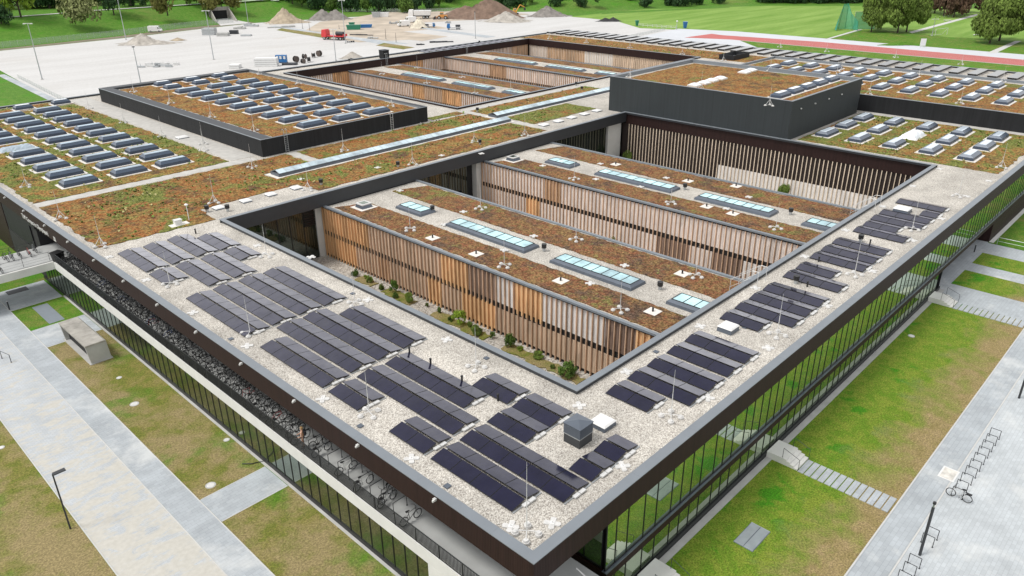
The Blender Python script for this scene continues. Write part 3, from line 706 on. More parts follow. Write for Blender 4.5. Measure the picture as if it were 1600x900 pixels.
for x, wn in WN.items():
    base = 0 if x < 80 else 79.0
    for y0, L, n, what in ((46.9, 4.7, 3, 'short pale blue rooflight near the upper end of the %s'), (30.4, 12.2, 8, 'long pale blue rooflight in the upper half of the %s'),
                           (17.0, 10.0, 8, 'long pale blue rooflight in the lower half of the %s'), (9.2, 4.1, 3, 'short pale blue rooflight at the lower end of the %s')):
        if base and y0 > 40: continue
        if base: y0 = {30.4: 113.2, 17.0: 97.6, 9.2: 88.0}[y0]; L += 1.5
        o = rooflight(L, 2.4, n); o.location = (x, y0, 6.66)
        tag(o, what % wn, 'rooflight', 'rooflights on the wings')
for x, y, lb in ((29.6, 54.6, 'small grey smoke vent hatch at the upper end of the orange wing'), (57.0, 55.8, 'small grey smoke vent hatch at the upper end of the pale second wing')):
    o = empty('smoke_vent', (x, y, 6.66), 0, lb, 'smoke vent')
    MB().box(-1.2, -1.2, 0, 1.2, 1.2, .1).build('flashing', G['flange'], o)
    MB().hull([(-.75,-.75,.1),(.75,-.75,.1),(.75,.75,.1),(-.75,.75,.1)], [(-.65,-.65,.5),(.65,-.65,.5),(.65,.65,.5),(-.65,.65,.5)], bottom=False).build('kerb', G['ledge'], o)
    MB().box(-.7, -.7, .502, .7, .7, .62).build('lid', G['white_metal'], o); MB().box(-.45, -.45, .622, .45, .45, .64).build('pane', G['glass_dark'], o)
# the two long glazed strips over the spine corridor
for (x0, x1, y0, y1, n, lb) in ((26.9, 70.4, 69.05, 71.15, 36, 'long narrow glazed strip with many panes over the spine roof, nearer one'), (70.6, 104, 72.6, 74.7, 28, 'long narrow glazed strip running up to the slate block, farther one')):
    o = empty('glazed_strip', (x0, y0, 8.11), 0, lb, 'rooflight'); L, W = x1-x0, y1-y0
    MB().box(-.5, -.45, 0, L+.4, W+.45, .03).build('flashing', G['flange'], o)
    MB().box(0, 0, .03, L, W, .45).build('kerb', G['ledge'], o)
    MB().quad([(.1, .12, .46), (L-.1, .12, .46), (L-.1, W/2, .78), (.1, W/2, .78)]).quad([(.1, W/2, .78), (L-.1, W/2, .78), (L-.1, W-.12, .46), (.1, W-.12, .46)]).build('glazing', G['strip_glass'], o)
    m = MB()
    for k in range(n+1):
        x = .1+(L-.2)*k/n; m.tube((x, .12, .475), (x, W/2, .795), .03, n=4); m.tube((x, W/2, .795), (x, W-.12, .475), .03, n=4)
    m.build('glazing_bar', G['galv'], o)
# the row of dark slabs along the far roof edge
o = empty('roof_monitor')
MB().box(0, 0, 0, 9.2, 1.9, .12).build('flashing', G['flange'], o)
MB().hull([(.1,.1,.12),(9.1,.1,.12),(9.1,1.8,.12),(.1,1.8,.12)], [(.1,.1,.50),(9.1,.1,.50),(9.1,1.8,.50),(.1,1.8,.50)], bottom=False).build('body', G['black'], o)
MB().box(.0, .0, .505, 9.2, 1.9, .60).build('lid', G['fin_top'] if 'fin_top' in G else G['black'], o)
used = []
for i in range(38):
    place(o, used, (167.2, 147.2-2.6-3.76*i, 8.11), 0, 'flat black roof slab on the far roof edge, %s counting from the far left end' % ordn(i+1), 'roof slab', 'black slabs along the far roof edge')

# ------------------------------------------------------------------ small roof gear
def rod(kind):
    o = empty('lightning_rod')
    h = 3.3
    MB().tube((0, 0, .1), (0, 0, 1.6), .030, .026).tube((0, 0, 1.6), (0, 0, h), .020, .008).build('mast', G['white_metal'], o)
    m = MB(); wg = []
    for k in range(3 if kind == 'tripod' else 4):
        t = 2*math.pi*k/(3 if kind == 'tripod' else 4)+.4; c, s_ = math.cos(t), math.sin(t)
        rr = .62
        if kind == 'tripod': m.tube((0, 0, 1.0), (rr*c, rr*s_, .1), .024, n=5); m.tube((0, 0, .12), (rr*c, rr*s_, .1), .02, n=5)
        else: m.tube((0, 0, .22), (rr*c, rr*s_, .2), .024, n=5)
        wg.append((rr*c, rr*s_))
    m.build('stand', G['white_metal'], o)
    for x, y in wg: MB().disc((x, y, .01), .20, .10, 14).disc((x, y, .112), .15, .08, 14, r2=.12).build('weight', G['pad'], o)
    return o
RA, RB = rod('cross'), rod('tripod'); ua, ub = [], []
def rods(pts, z, kind, lab, hs=1.0):
    for i, (px, py) in enumerate(pts):
        x, y = at(px, py, z)
        place(RA if kind == 'cross' else RB, ua if kind == 'cross' else ub, (x, y, z), random.uniform(0, 3), lab % ordn(i+1), 'lightning rod', 'lightning rods on the roofs', (1, 1, hs))
rods([(577, 647), (391, 521), (266, 445)], 8.11, 'cross', 'white lightning rod on crossed feet by the outer left edge, %s from the front')
rods([(744, 574), (555, 475), (417, 400)], 8.11, 'cross', 'white lightning rod on crossed feet by the near courtyard coping, %s from the front')
rods([(1048, 652), (1214, 524), (1335, 430), (1425, 359), (1497, 307)], 8.11, 'cross', 'lightning rod along the right gravel strip, %s from the corner', 1.08)
rods([(823, 836)], 8.11, 'cross', 'tallest lightning rod, at the front corner of the gravel roof, %s one seen', 1.42)
rods([(641, 359), (788, 416), (969, 485)], 6.75, 'cross', 'lightning rod on the nearer edge of the orange wing, %s from the upper end', .95)
rods([(751, 326), (900, 375), (1087, 432)], 6.75, 'cross', 'lightning rod on the far edge of the orange wing, %s from the upper end', .95)
rods([(897, 280), (1048, 318), (1212, 357)], 6.75, 'cross', 'lightning rod on the nearer edge of the pale second wing, %s from the upper end', .95)
rods([(482, 297), (645, 257), (741, 222), (820, 212)], 8.12, 'tripod', 'lightning rod standing along the spine roof above the courtyard fascia, %s from the left')
rods([(159, 385), (95, 342), (42, 292)], 8.15, 'tripod', 'lightning rod with stones at its feet on the left sedum edge, %s from the front')
rods([(335, 317), (394, 262), (319, 236), (537, 236)], 8.15, 'tripod', 'lightning rod in the open sedum before the black hall, %s of four')
rods([(139, 170), (194, 192), (254, 214), (318, 225)], 8.15, 'tripod', 'lightning rod along the black hall foot, %s from its far end')
rods([(209, 144), (266, 162), (330, 184), (397, 205)], 10.28, 'tripod', 'lightning rod on top of the black hall near its left coping, %s from the back')
rods([(405, 116), (466, 131), (535, 148), (612, 166)], 10.28, 'tripod', 'lightning rod on top of the black hall near its right coping, %s from the back')
rods([(652, 106), (722, 121), (798, 140)], 6.75, 'cross', 'lightning rod on the farther far-court wing, %s from the back', .9)
rods([(597, 116), (667, 130), (742, 146)], 6.75, 'cross', 'lightning rod on the nearer far-court wing, %s from the back', .9)
rods([(858, 61), (916, 67), (984, 75), (1066, 85), (1130, 95)], 8.15, 'tripod', 'lightning rod on the sedum behind the far courtyard, %s from the left')
rods([(984, 121), (1095, 140), (1202, 165), (1203, 111), (1306, 122)], 13.45, 'tripod', 'lightning rod on top of the slate block, %s in order from left', .9)
rods([(1314, 112), (1436, 117), (1566, 128), (1358, 148), (1500, 162)], 10.5, 'tripod', 'lightning rod on the long raised roof, %s from the left', .9)
rods([(1219, 74), (1291, 81), (1399, 90), (1502, 101)], 8.12, 'tripod', 'lightning rod behind the row of black slabs, %s from the left')
rods([(1564, 262)], 8.15, 'tripod', 'lightning rod in weeds at the right roof edge by the skylights, %s one')

def anchor():
    o = empty('roof_anchor')
    for k in range(4):
        t = math.pi/2*k; x, y = .30*math.cos(t), .30*math.sin(t)
        MB().hull([(x+.27*math.cos(t+a), y+.27*math.sin(t+a), .0) for a in (-2.45, -.8, 0, .8, 2.45)], [(x+.25*math.cos(t+a), y+.25*math.sin(t+a), .06+.002*k) for a in (-2.45, -.8, 0, .8, 2.45)]).build('plate', G['pad'], o)
    MB().box(-.14, -.14, .0, .14, .14, .09).tube((0, 0, .09), (0, 0, .22), .03).build('eyelet', G['white'], o); return o
AN, un = anchor(), []
def anchors(pts, z, lab):
    for i, (px, py) in enumerate(pts):
        x, y = at(px, py, z); place(AN, un, (x, y, z), .78+random.uniform(-.3, .3), lab % ordn(i+1), 'roof anchor', 'white roof anchors', .86)
anchors([(798, 823), (643, 717), (504, 624), (386, 541), (301, 489), (228, 438), (170, 402)], 8.11, 'white four-plate roof anchor along the outer left edge, %s from the front corner')
anchors([(905, 634), (698, 531), (575, 469), (486, 402), (402, 384)], 8.11, 'white four-plate roof anchor along the near courtyard coping, %s from its lower corner')
anchors([(863, 818), (973, 729), (1106, 622), (1200, 544), (1292, 478), (1363, 424), (1426, 376), (1471, 342), (1510, 307), (1545, 283)], 8.11, 'white four-plate roof anchor along the right outer edge, %s from the front corner')
anchors([(979, 581), (1094, 510), (1180, 450), (1257, 401), (1321, 360), (1379, 323), (1426, 291), (1468, 264)], 8.11, 'white four-plate roof anchor along the right courtyard coping, %s from its lower corner')
anchors([(695, 351), (788, 391), (922, 443)], 6.75, 'white four-plate anchor on the orange wing near side, %s from the upper end')
anchors([(625, 298), (724, 331), (834, 369), (976, 415)], 6.75, 'white four-plate anchor on the orange wing far side, %s from the upper end')
anchors([(848, 259), (931, 280), (1001, 292), (1135, 326)], 6.75, 'white four-plate anchor on the pale second wing near side, %s from the upper end')
anchors([(938, 256), (1041, 278), (1170, 308)], 6.75, 'white four-plate anchor on the pale second wing far side, %s from the upper end')
anchors([(590, 262), (752, 240), (470, 280), (690, 243), (656, 191), (556, 184)], 8.15, 'white anchor plates in the sedum of the spine roof, %s in the set')

def drain():
    o = empty('roof_outlet'); MB().box(-.6, -.6, 0, .6, .6, .04).build('pad', G['flange'], o)
    MB().tube((0, 0, .04), (0, 0, .40), .085, .085, 10).build('pipe', G['black'], o); return o
DR, ud = drain(), []
for nm, pts in (('orange wing', [(676, 372), (744, 397), (876, 448-9), (1020, 487), (1066, 428)]), ('pale second wing', [(962, 257), (1075, 283), (1150, 291), (1145, 334), (1104, 323)])):
    for i, (px, py) in enumerate(pts):
        x, y = at(px, py, 6.76); place(DR, ud, (x, y, 6.76), 0, 'black outlet pipe on a pale square pad in the %s sedum, %s one' % (nm, ORD[i+1]), 'roof outlet', 'roof outlets')
def pipe(h, r, hood):
    o = empty('vent_pipe'); MB().tube((0, 0, 0), (0, 0, h), r, r, 12).build('pipe', G['black'] if not hood else G['galv'], o)
    if hood: MB().tube((0, 0, h), (0, 0, h+.42), r*1.5, r*1.6, 14).build('hood', G['black'], o)
    else: MB().tube((0, 0, h), (0, 0, h+.08), r*1.3, r*1.3, 12).build('cap', G['black'], o)
    return o
PA, PB = pipe(.45, .07, False), pipe(.35, .17, True); up, uq = [], []
for px, py, lb in ((640, 552, 'farthest of four behind the solar block'), (673, 570, 'second of four behind the solar block'), (722, 597, 'third of four behind the solar block'), (778, 626, 'nearest of four, beside the short solar row'),
                   (306, 365, 'near the upper end of the left gravel strip'), (1261, 448, 'between right-hand solar blocks two and three'), (1279, 409, 'by the fourth right-hand solar block'), (1359, 382, 'between right-hand solar blocks four and five')):
    x, y = at(px, py, 8.11); place(PA, up, (x, y, 8.11), 0, 'thin black vent pipe, '+lb, 'vent pipe', 'thin vent pipes')
for px, py, z, lb in ((1243, 443, 8.11, 'on the gravel by the third right-hand solar block'), (1344, 378, 8.11, 'on the gravel by the fourth right-hand solar block'), (676, 331, 6.7, 'beside the upper rooflight of the orange wing'),
                      (850, 392, 6.7, 'between the long rooflights of the orange wing'), (1031, 452, 6.7, 'by the lower rooflight of the orange wing'), (1070, 296, 6.7, 'between the long rooflights of the second wing'),
                      (1235, 335, 6.7, 'by the lower rooflight of the second wing'), (502, 289, 8.12, 'on the spine by the small tripod rod'), (622, 261, 8.12, 'on the spine roof above the courtyard fascia'),
                      (750, 226, 8.12, 'on the spine roof near the paved junction'), (746, 175, 8.12, 'near the far court corner'), (909, 141, 8.12, 'on the green sedum beside the slate block'), (324, 331, 8.12, 'by the weather station'),
                      (356, 330, 8.12, 'at the courtyard corner by the flat hatches'), (900, 134, 8.12, 'at the far court coping'), (546, 97, 8.12, 'on the strip behind the far courtyard'), (749, 68, 8.12, 'at the back corner of the far courtyard')):
    x, y = at(px, py, z); place(PB, uq, (x, y, z), 0, 'hooded black vent '+lb, 'roof vent', 'hooded black roof vents')
def hatch(x, y, w, d, h, rz, lb, z=8.11):
    o = empty('roof_hatch', (x, y, z), rz, lb, 'roof hatch', 'white roof hatches')
    MB().hull([(-w/2, -d/2, 0), (w/2, -d/2, 0), (w/2, d/2, 0), (-w/2, d/2, 0)], [(-w/2+.04, -d/2+.04, h), (w/2-.04, -d/2+.04, h), (w/2-.04, d/2-.04, h), (-w/2+.04, d/2-.04, h)]).build('kerb', G['ledge'], o)
    MB().hull([(-w/2-.02, -d/2-.02, h), (w/2+.02, -d/2-.02, h), (w/2+.02, d/2+.02, h), (-w/2-.02, d/2+.02, h)], [(-w/2+.1, -d/2+.1, h+.12), (w/2-.1, -d/2+.1, h+.12), (w/2-.1, d/2-.1, h+.12), (-w/2+.1, d/2-.1, h+.12)]).build('lid', G['white'], o, bevel=.02)
hatch(11.9, 4.9, 1.25, 1.25, .3, 0, 'white square hatch beside the ventilation cube near the front corner')
hatch(28.75, 5.5, 1.3, 1.25, .38, 0, 'white square hatch between the first and second right-hand solar blocks')
hatch(67.0, 5.4, 1.5, 1.6, .4, 0, 'white square hatch among the farthest right-hand solar rows')
for i, (x, y) in enumerate(((15.6, 63.2), (19.0, 63.2), (22.3, 63.2), (25.8, 63.2))):
    hatch(x, y, 1.15, 1.15, .12, 0, 'flat white hatch at the courtyard corner of the spine gravel, %s from the left' % ORD[i+1])
for i, (x, y) in enumerate(((72.0, 63.1), (75.6, 63.1), (79.2, 63.2), (82.8, 63.3), (86.4, 63.4))):
    hatch(x, y, 1.5, 1.3, .12, 0, 'flat white hatch leading up to the slate block, %s from the left' % ORD[i+1])
hatch(31.0-3.0, 99.5, 1.7, 1.5, .12, 0, 'flat white hatch in the pale path beside the black hall')
# ventilation cube
o = empty('ventilation_cube', (9.55, 5.0, 8.11), 0, 'dark slate square ventilation cube with shallow pyramid lid on the gravel', 'ventilation unit')
MB().box(-.62, -.62, 0, .62, .62, .62).build('base', G['slate_fascia'], o); MB().box(-.64, -.64, .62, .64, .64, .67).build('band', G['galv'], o)
m = MB()
for k in range(8): m.box(-.64, -.64, .69+k*.088, .64, .64, .75+k*.088)
m.box(-.58, -.58, .67, .58, .58, 1.40); m.build('louvre', G['slate_panel2'] if 'slate_panel2' in G else G['ledge'], o)
MB().hull([(-.68,-.68,1.40),(.68,-.68,1.40),(.68,.68,1.40),(-.68,.68,1.40)], [(-.02,-.02,1.56),(.02,-.02,1.56),(.02,.02,1.56),(-.02,.02,1.56)]).build('lid', G['ledge'], o)
# weather station
x, y = 11.4, 61.7
o = empty('weather_station', (x, y, 8.12), 0, 'white weather mast with a round shield on pale slabs by the courtyard corner', 'weather station')
MB().tube((0, 0, 0), (0, 0, 1.7), .04).build('mast', G['white'], o); MB().disc((0, 0, 1.7), .12, .14, 14, r2=.2).disc((0, 0, 1.845), .22, .12, 14, r2=.06).build('shield', G['white'], o)
o = empty('roof_cabinet', (9.95, 61.2, 8.12), 0, 'small white equipment cabinet on pale slabs next to the weather mast', 'cabinet')
MB().box(-.9, -.5, 0, 1.1, .5, .06).build('slab', G['flange'], o); MB().box(-.38, -.25, .06, .38, .3, .58).build('box', G['white'], o); MB().box(-.42, -.3, .582, .42, .34, .63).build('lid', G['white_metal'], o)
# small pebble-box inlets
GR = MB().box(-.18, -.18, 0, .18, .18, .06).mesh('inlet_grate', G['ledge'])
for i, (px, py) in enumerate(((699, 760), (563, 666), (361, 530), (760, 560), (1025, 550), (551, 459), (1164, 512))):
    x, y = at(px, py, 8.11); o = link(bpy.data.objects.new('roof_inlet', GR)); o.location = (x, y, 8.11)
    tag(o, 'small square grey roof inlet in the gravel, %s nearest to the front' % ORD[i+1], 'roof inlet', 'grey roof inlets')
# ladders
def ladder(name, x, y, z0, z1, rz, lb, mat='galv'):
    o = empty(name, (x, y, 0), rz, lb, 'ladder', 'roof ladders'); m = MB()
    for s in (-.25, .25): m.tube((s, 0, z0), (s, 0, z1), .03, n=6); m.path([(s, 0, z1), (s, .35, z1+.1), (s, .6, z1-.2)], .025)
    m.build('stile', G[mat], o); m = MB(); k = z0+.25
    while k < z1-.4: m.tube((-.25, 0, k), (.25, 0, k), .02, n=5); k += .28
    m.build('rung', G[mat], o)
ladder('roof_ladder', 34.4, 79.35, 8.12, 11.4, 0, 'black ladder on the front wall of the low black hall')
ladder('roof_ladder', 53.5, 79.35, 8.12, 10.6, 0, 'pale ladder pole on the front wall of the low black hall', 'white_metal')
ladder('roof_ladder', 99.8, 140.7, 6.7, 9.6, 0, 'galvanised ladder on the back fascia of the far courtyard, left one')
ladder('roof_ladder', 127.5, 140.7, 6.7, 9.6, 0, 'galvanised ladder on the back fascia of the far courtyard, right one')
for x, lb in ((38.3, 'white crossover steps over the coping at the lower end of the orange wing'), (65.5, 'white crossover steps over the coping at the lower end of the pale second wing')):
    o = empty('crossover_steps', (x, 8.8, 6.7), 0, lb, 'steps', 'crossover steps'); m = MB()
    for k in range(4): m.box(-.8, .9-k*.33, .3+k*.42, .8, 1.2-k*.33, .34+k*.42)
    m.build('tread', G['galv'], o); m = MB()
    for s in (-.8, .8): m.path([(s, 1.3, 0), (s, 1.3, 1.5), (s, -.6, 2.9), (s, -1.2, 2.9), (s, -1.2, 1.5)], .025); m.path([(s, 1.3, .75), (s, -.6, 2.2)], .02)
    m.build('handrail', G['white_metal'], o)
o = empty('lift_overrun', (101.0, 143.2, 8.11), 0, 'small black box on the roof strip behind the far courtyard', 'roof box')
MB().box(-.9, -.9, 0, .9, .9, 2.0).build('box', G['black_panel'], o); MB().box(-1, -1, 2.0, 1, 1, 2.1).build('lid', G['upstand'], o)
o = empty('light_well', (158.5, 76.5, 8.11), 0, 'low open black-sided light well behind the slate block', 'light well')
MB().box(-4, -2, 0, -3.8, 2, 1.2).box(3.8, -2, 0, 4, 2, 1.2).box(-3.8, -2, 0, 3.8, -1.8, 1.2).box(-3.8, 1.8, 0, 3.8, 2, 1.2).build('wall', G['black_panel'], o)
MB().box(-3.8, -1.8, .1, 3.8, 1.8, .2).build('glazing', G['sky_white'], o)
# ------------------------------------------------------------------ ground, terrain, paving
FOOT = [(-900, 290), (-100, 318), (60, 336), (145, 343), (200, 343), (232, 352), (250, 312), (298, 290), (302, 246), (340, 231), (379, 215), (404, 190), (440, 156), (520, 132), (1800, 100)]
def hgt(x, y):
    """height of the grass bank that rises beyond the foot line"""
    if y < 85: return 0.0
    inside = True; best = 1e9
    for (xa, ya), (xb, yb) in zip(FOOT, FOOT[1:]):
        dx, dy = xb-xa, yb-ya; L2 = dx*dx+dy*dy
        t = max(0, min(1, ((x-xa)*dx+(y-ya)*dy)/L2)); ex, ey = xa+t*dx-x, ya+t*dy-y
        d = math.hypot(ex, ey)
        if d < best: best = d; inside = dx*(y-ya)-dy*(x-xa) < 0
    if inside: return 0.0
    t = min(1, best/32); z = 6.5*t*t*(3-2*t)
    if 150 < x < 185 and y < 364:                                    # the cutting in front of the underpass
        ux, uy = .30, .954; q = max(0, min(28, (x-157)*ux+(y-334)*uy)); e = math.hypot(x-157-ux*q, y-334-uy*q)
        k = max(0, min(1, (e-3.8)/3.0)); z *= k
    return z
def up(px, py, z0=0.0):
    """where the survey ray meets the terrain"""
    z = z0
    for _ in range(12):
        x, y = at(px, py, z); z = .5*z+.5*hgt(x, y)
    return Vector((*at(px, py, z), z))
def rise(x, y, py):
    """height of a post standing at (x, y) whose tip is seen at photo row py"""
    v = Vector((x, y, 0))-CAM; k = 450-py
    return (F*v.dot(_u2)-k*v.dot(_d))/(k*_d.z-F*_u2.z)
def struct(mb, name, m): return tag(mb.build(name, m), kind='structure')
G['bank'] = m_lawn('bank_grass', (.065, .165, .018), (.095, .20, .028), (.13, .19, .04), gs=.03, dryk=.62)
G['lawn_l'] = m_lawn('left_lawn', (.135, .15, .030), (.19, .17, .05), (.25, .20, .10), gs=.12, dryk=.50, fresh=(.07, .165, .012))
G['lawn_fresh'] = m_lawn('fresh_lawn', (.07, .17, .015), (.11, .19, .022), (.17, .18, .05), gs=.2, dryk=.60)
def lawn_right():
    t = NT('right_lawn')
    sep = t.n('SeparateXYZ'); t.l(t.pos, sep.inputs[0])
    g = t.math('ADD', t.math('MULTIPLY', t.math('ADD', sep.outputs[1], 5.2), -.13), .46)       # worn towards the pavement
    n = t.noise(.28, 5, .65, dist=.5); wear = t.math('ADD', g, t.math('MULTIPLY', t.math('SUBTRACT', n, .5), 1.5))
    mid = t.noise(.9, 6, .7); fine = t.noise(8, 5, .8)
    c = t.mix(t.ramp(mid, [(.42, 0), (.58, 1)]), (.105, .19, .016), (.165, .215, .028))
    c = t.mix(t.ramp(n, [(.565, 0), (.64, .95)]), c, (.045, .185, .008))
    c = t.mix(t.ramp(wear, [(.42, 0), (.88, 1)]), c, t.ramp(mid, [(.3, (.20, .165, .06)), (.7, (.30, .225, .12))]))
    t.color(t.mix(1, c, t.ramp(fine, [(.36, .52), (.5, 1), (.64, 1.55)]), 'MULTIPLY')); t.bump(fine, .6, .06)
    return t.done(.95, 0, .15)
G['lawn_r'] = lawn_right()
def m_sport():
    t = NT('sports_field'); s_ = t.noise(.05, 4, .6, vec=t.mapped(scale=(.35, 3.2, 1), rot=(0, 0, .45)))
    c = t.ramp(s_, [(.35, (.13, .245, .035)), (.65, (.215, .33, .075))])
    t.color(t.mix(1, c, t.ramp(t.noise(.8, 5, .7), [(.3, .85), (.7, 1.12)]), 'MULTIPLY')); return t.done(.95, 0, .15)
G['sport'] = m_sport()
def m_pave(name, base, joint=(1.0, 2.0), sand=0, tone=.12):
    t = NT(name); br = t.n('TexBrick'); br.inputs['Scale'].default_value = 1
    br.inputs['Brick Width'].default_value = joint[0]; br.inputs['Row Height'].default_value = joint[1]; br.inputs['Mortar Size'].default_value = .012
    t.l(t.pos, br.inputs['Vector'])
    br.inputs['Color1'].default_value = (*sc3(base, 1-tone*.5), 1); br.inputs['Color2'].default_value = (*sc3(base, 1+tone*.5), 1); br.inputs['Mortar'].default_value = (*sc3(base, .80), 1)
    n = t.noise(.35, 6, .65, dist=.3)
    c = t.mix(1, br.outputs['Color'], t.ramp(n, [(.3, 1-tone), (.7, 1+tone)]), 'MULTIPLY')
    if sand:
        st = t.noise(.55, 9, .70, vec=t.mapped(scale=(1.0, 2.6, 1), rot=(0, 0, R(28))), dist=.8)
        sep = t.n('SeparateXYZ'); t.l(t.pos, sep.inputs[0])
        k = t.math('ADD', st, t.math('MULTIPLY', t.math('ADD', sep.outputs[1], -38), -.0035))
        c = t.mix(t.ramp(k, [(.475, 0), (.505, .75), (.56, .97)]), c, t.ramp(t.noise(3, 4, .6), [(.3, (.43, .415, .37)), (.7, (.50, .485, .44))]))
    elif tone > .1:
        c = t.mix(t.ramp(t.noise(.22, 6, .7, vec=t.mapped(loc=(5, 9, 2))), [(.52, 0), (.68, .6)]), c, (.60, .61, .60))
    t.color(c); t.bump(t.noise(6, 4, .7), .25, .01); return t.done(.85)
G['slabs'] = m_pave('grey_paving_slabs', (.355, .385, .41), (.6, .3), 0, .13)
G['setts'] = m_pave('sanded_paving', (.42, .445, .465), (.4, .2), 1, .10)
G['yard'] = m_pave('pale_yard_paving', (.43, .46, .48), (.5, .25), 0, .12)
G['kerb'] = plain('pale_kerb', (.50, .50, .485), .8, var=.06)
def m_lot():
    t = NT('white_gravel_lot')
    st = t.noise(.09, 6, .65, vec=t.mapped(scale=(.25, 1.6, 1), rot=(0, 0, R(38)))); bl = t.noise(.02, 5, .6)
    c = t.ramp(st, [(.35, (.46, .455, .445)), (.65, (.525, .522, .515))])
    c = t.mix(t.ramp(bl, [(.55, 0), (.72, .45)]), c, (.42, .40, .37))
    c = t.mix(t.ramp(t.noise(.035, 5, .7, vec=t.mapped(loc=(40, 9, 0))), [(.64, 0), (.72, .4)]), c, (.40, .31, .25))
    t.color(t.mix(1, c, t.ramp(t.noise(1.2, 5, .7), [(.35, .93), (.65, 1.06)]), 'MULTIPLY')); t.bump(t.noise(.8, 5, .7), .3, .08); return t.done(.95)
G['lot'] = m_lot()
G['dirt'] = plain('bare_earth', (.42, .36, .29), .95, var=.22, scale=.12)
G['track'] = plain('red_track', (.42, .115, .105), .9, var=.06, scale=.1)
G['asphalt_pale'] = plain('pale_asphalt', (.50, .52, .55), .9, var=.05, scale=.08)
G['verge'] = plain('brown_verge', (.17, .145, .10), .95, var=.3, scale=.4)
# terrain: one sheet, finer where the bank rises
xs_ = [-1500, -900, -600, -400, -250]+list(range(-150, 150, 10))+list(range(150, 186, 2))+list(range(190, 481, 10))+[520, 600, 750, 1000, 1500, 2200]
ys_ = [-1500, -700, -300, -100, 60]+list(range(90, 331, 10))+list(range(332, 368, 2))+list(range(370, 481, 10))+[520, 600, 750, 1000, 1500, 2200]
m = MB(); nx = len(xs_)
for y in ys_:
    for x in xs_: m.v.append((x, y, hgt(x, y)))
for j in range(len(ys_)-1):
    for i in range(nx-1): m.f.append((j*nx+i, j*nx+i+1, (j+1)*nx+i+1, (j+1)*nx+i)); m.m.append(0)
o = struct(m, 'ground', G['bank'])
def sheet(name, pts, z, k): return struct(MB().quad([(x, y, z) for x, y in pts]), name, G[k])
def rsheet(name, x0, y0, x1, y1, z, k): return sheet(name, rect(x0, y0, x1, y1), z, k)
# street side
rsheet('lawn', -6, -9.2, 65.4, -.53, .012, 'lawn_r')
rsheet('path', -30, -11.2, 220, -9.2, .016, 'slabs')
rsheet('yard', -30, -60, 220, -11.2, .012, 'yard')
for a, b in ((65.45, 70.3), (75.6, 78.4), (82.9, 87.0)): rsheet('path', a, -9.2, b, -.02, .02, 'slabs')
rsheet('passage_floor', 67.75, -.02, 87.3, 8.0, .03, 'dirt2' if 'dirt2' in G else 'slabs')
for a, b in ((70.3, 75.6), (78.4, 82.9)): rsheet('lawn', a, -9.2, b, -.45, .024, 'lawn_r'); rsheet('path', a, -.45, b, -.02, .022, 'slabs')
rsheet('lawn', 87.2, -9.2, 220, -.6, .02, 'lawn_fresh'); rsheet('kerb_strip', 87.4, -.55, 178, -.03, .03, 'concrete')
for z, x0, x1, y in ((.03, -30, 220, -9.2), (.02, -30, 220, -11.2)): struct(MB().box(x0, y-.05, 0, x1, y+.05, z+.02), 'kerb', G['kerb'])
# garden side
rsheet('path', -7.75, -60, -5.7, 130, .02, 'slabs'); rsheet('path', -12.5, -60, -7.75, 130, .016, 'setts')
rsheet('lawn', -60, -60, -12.55, 130, .012, 'lawn_l')
for x in (-5.7, -7.75, -12.5): struct(MB().box(x-.035, -60, 0, x+.035, 130, .045), 'kerb', G['kerb'])
for a, b in ((-20, 23.8), (27.0, 59.4)): rsheet('lawn', -5.65, a, -.40, b, .014, 'lawn_l')
rsheet('lawn', -5.65, 64.3, -.40, 71.0, .014, 'lawn_fresh'); rsheet('lawn', -5.65, 77.4, .02, 130, .014, 'lawn_fresh')
for a, b in ((23.8, 27.0), (59.4, 64.3), (71.0, 77.4)): rsheet('path', -5.65, a, -.5, b, .02, 'slabs')
for a in (23.8, 27.0, 59.4, 64.3, 71.0): struct(MB().box(-5.6, a-.03, 0, -.5, a+.03, .035), 'kerb', G['kerb'])
# the gravel lot and building site behind
sheet('gravel_lot', [(36.5, 150), (40, 224), (43, 262), (56, 310), (101, 314), (133, 321), (166, 326), (212, 314), (245, 300), (290, 262), (284, 236), (270, 163), (236, 158), (210, 150), (178, 148), (46, 148)], .02, 'lot')
sheet('path', [(34.5, 148), (36.3, 148), (41.5, 250), (39.5, 250)], .026, 'slabs')
sheet('verge', [(-60, 304), (58, 311), (101, 315), (133, 322), (166, 327), (166, 334), (133, 331), (101, 322), (58, 316), (-60, 309)], .03, 'verge')
def pxsheet(name, pts, z, k): return sheet(name, [at(a, b, z) for a, b in pts], z, k)
pxsheet('earth', [(470, 52), (500, 34), (560, 27), (650, 34), (700, 44), (620, 50), (640, 62), (560, 66)], .04, 'dirt')
pxsheet('earth', [(580, 52), (610, 47), (700, 57), (660, 64), (600, 58)], .06, 'dirt')
pxsheet('earth', [(550, 28), (600, 19), (700, 12), (830, 22), (760, 30), (640, 36)], .05, 'dirt')
pxsheet('asphalt', [(420, 42), (430, 40), (530, 55), (640, 68), (600, 70), (500, 52)], .05, 'asphalt_grey' if 'asphalt_grey' in G else 'slabs')
pxsheet('asphalt', [(640, 42), (650, 41), (775, 57), (760, 59)], .05, 'slabs')
pxsheet('grass_strip', [(432, 47), (440, 44), (520, 56), (516, 61)], .06, 'lawn_l'); pxsheet('grass_strip', [(587, 71), (600, 67), (648, 74), (630, 77)], .06, 'lawn_l')
pxsheet('sports_field', [(890, 26), (960, 32), (1000, 44), (1140, 50), (1290, 60), (1345, 47), (1480, 60), (1700, 90), (1800, 60), (1640, 25), (1480, 10), (1200, 9), (1000, 15)], .03, 'sport')
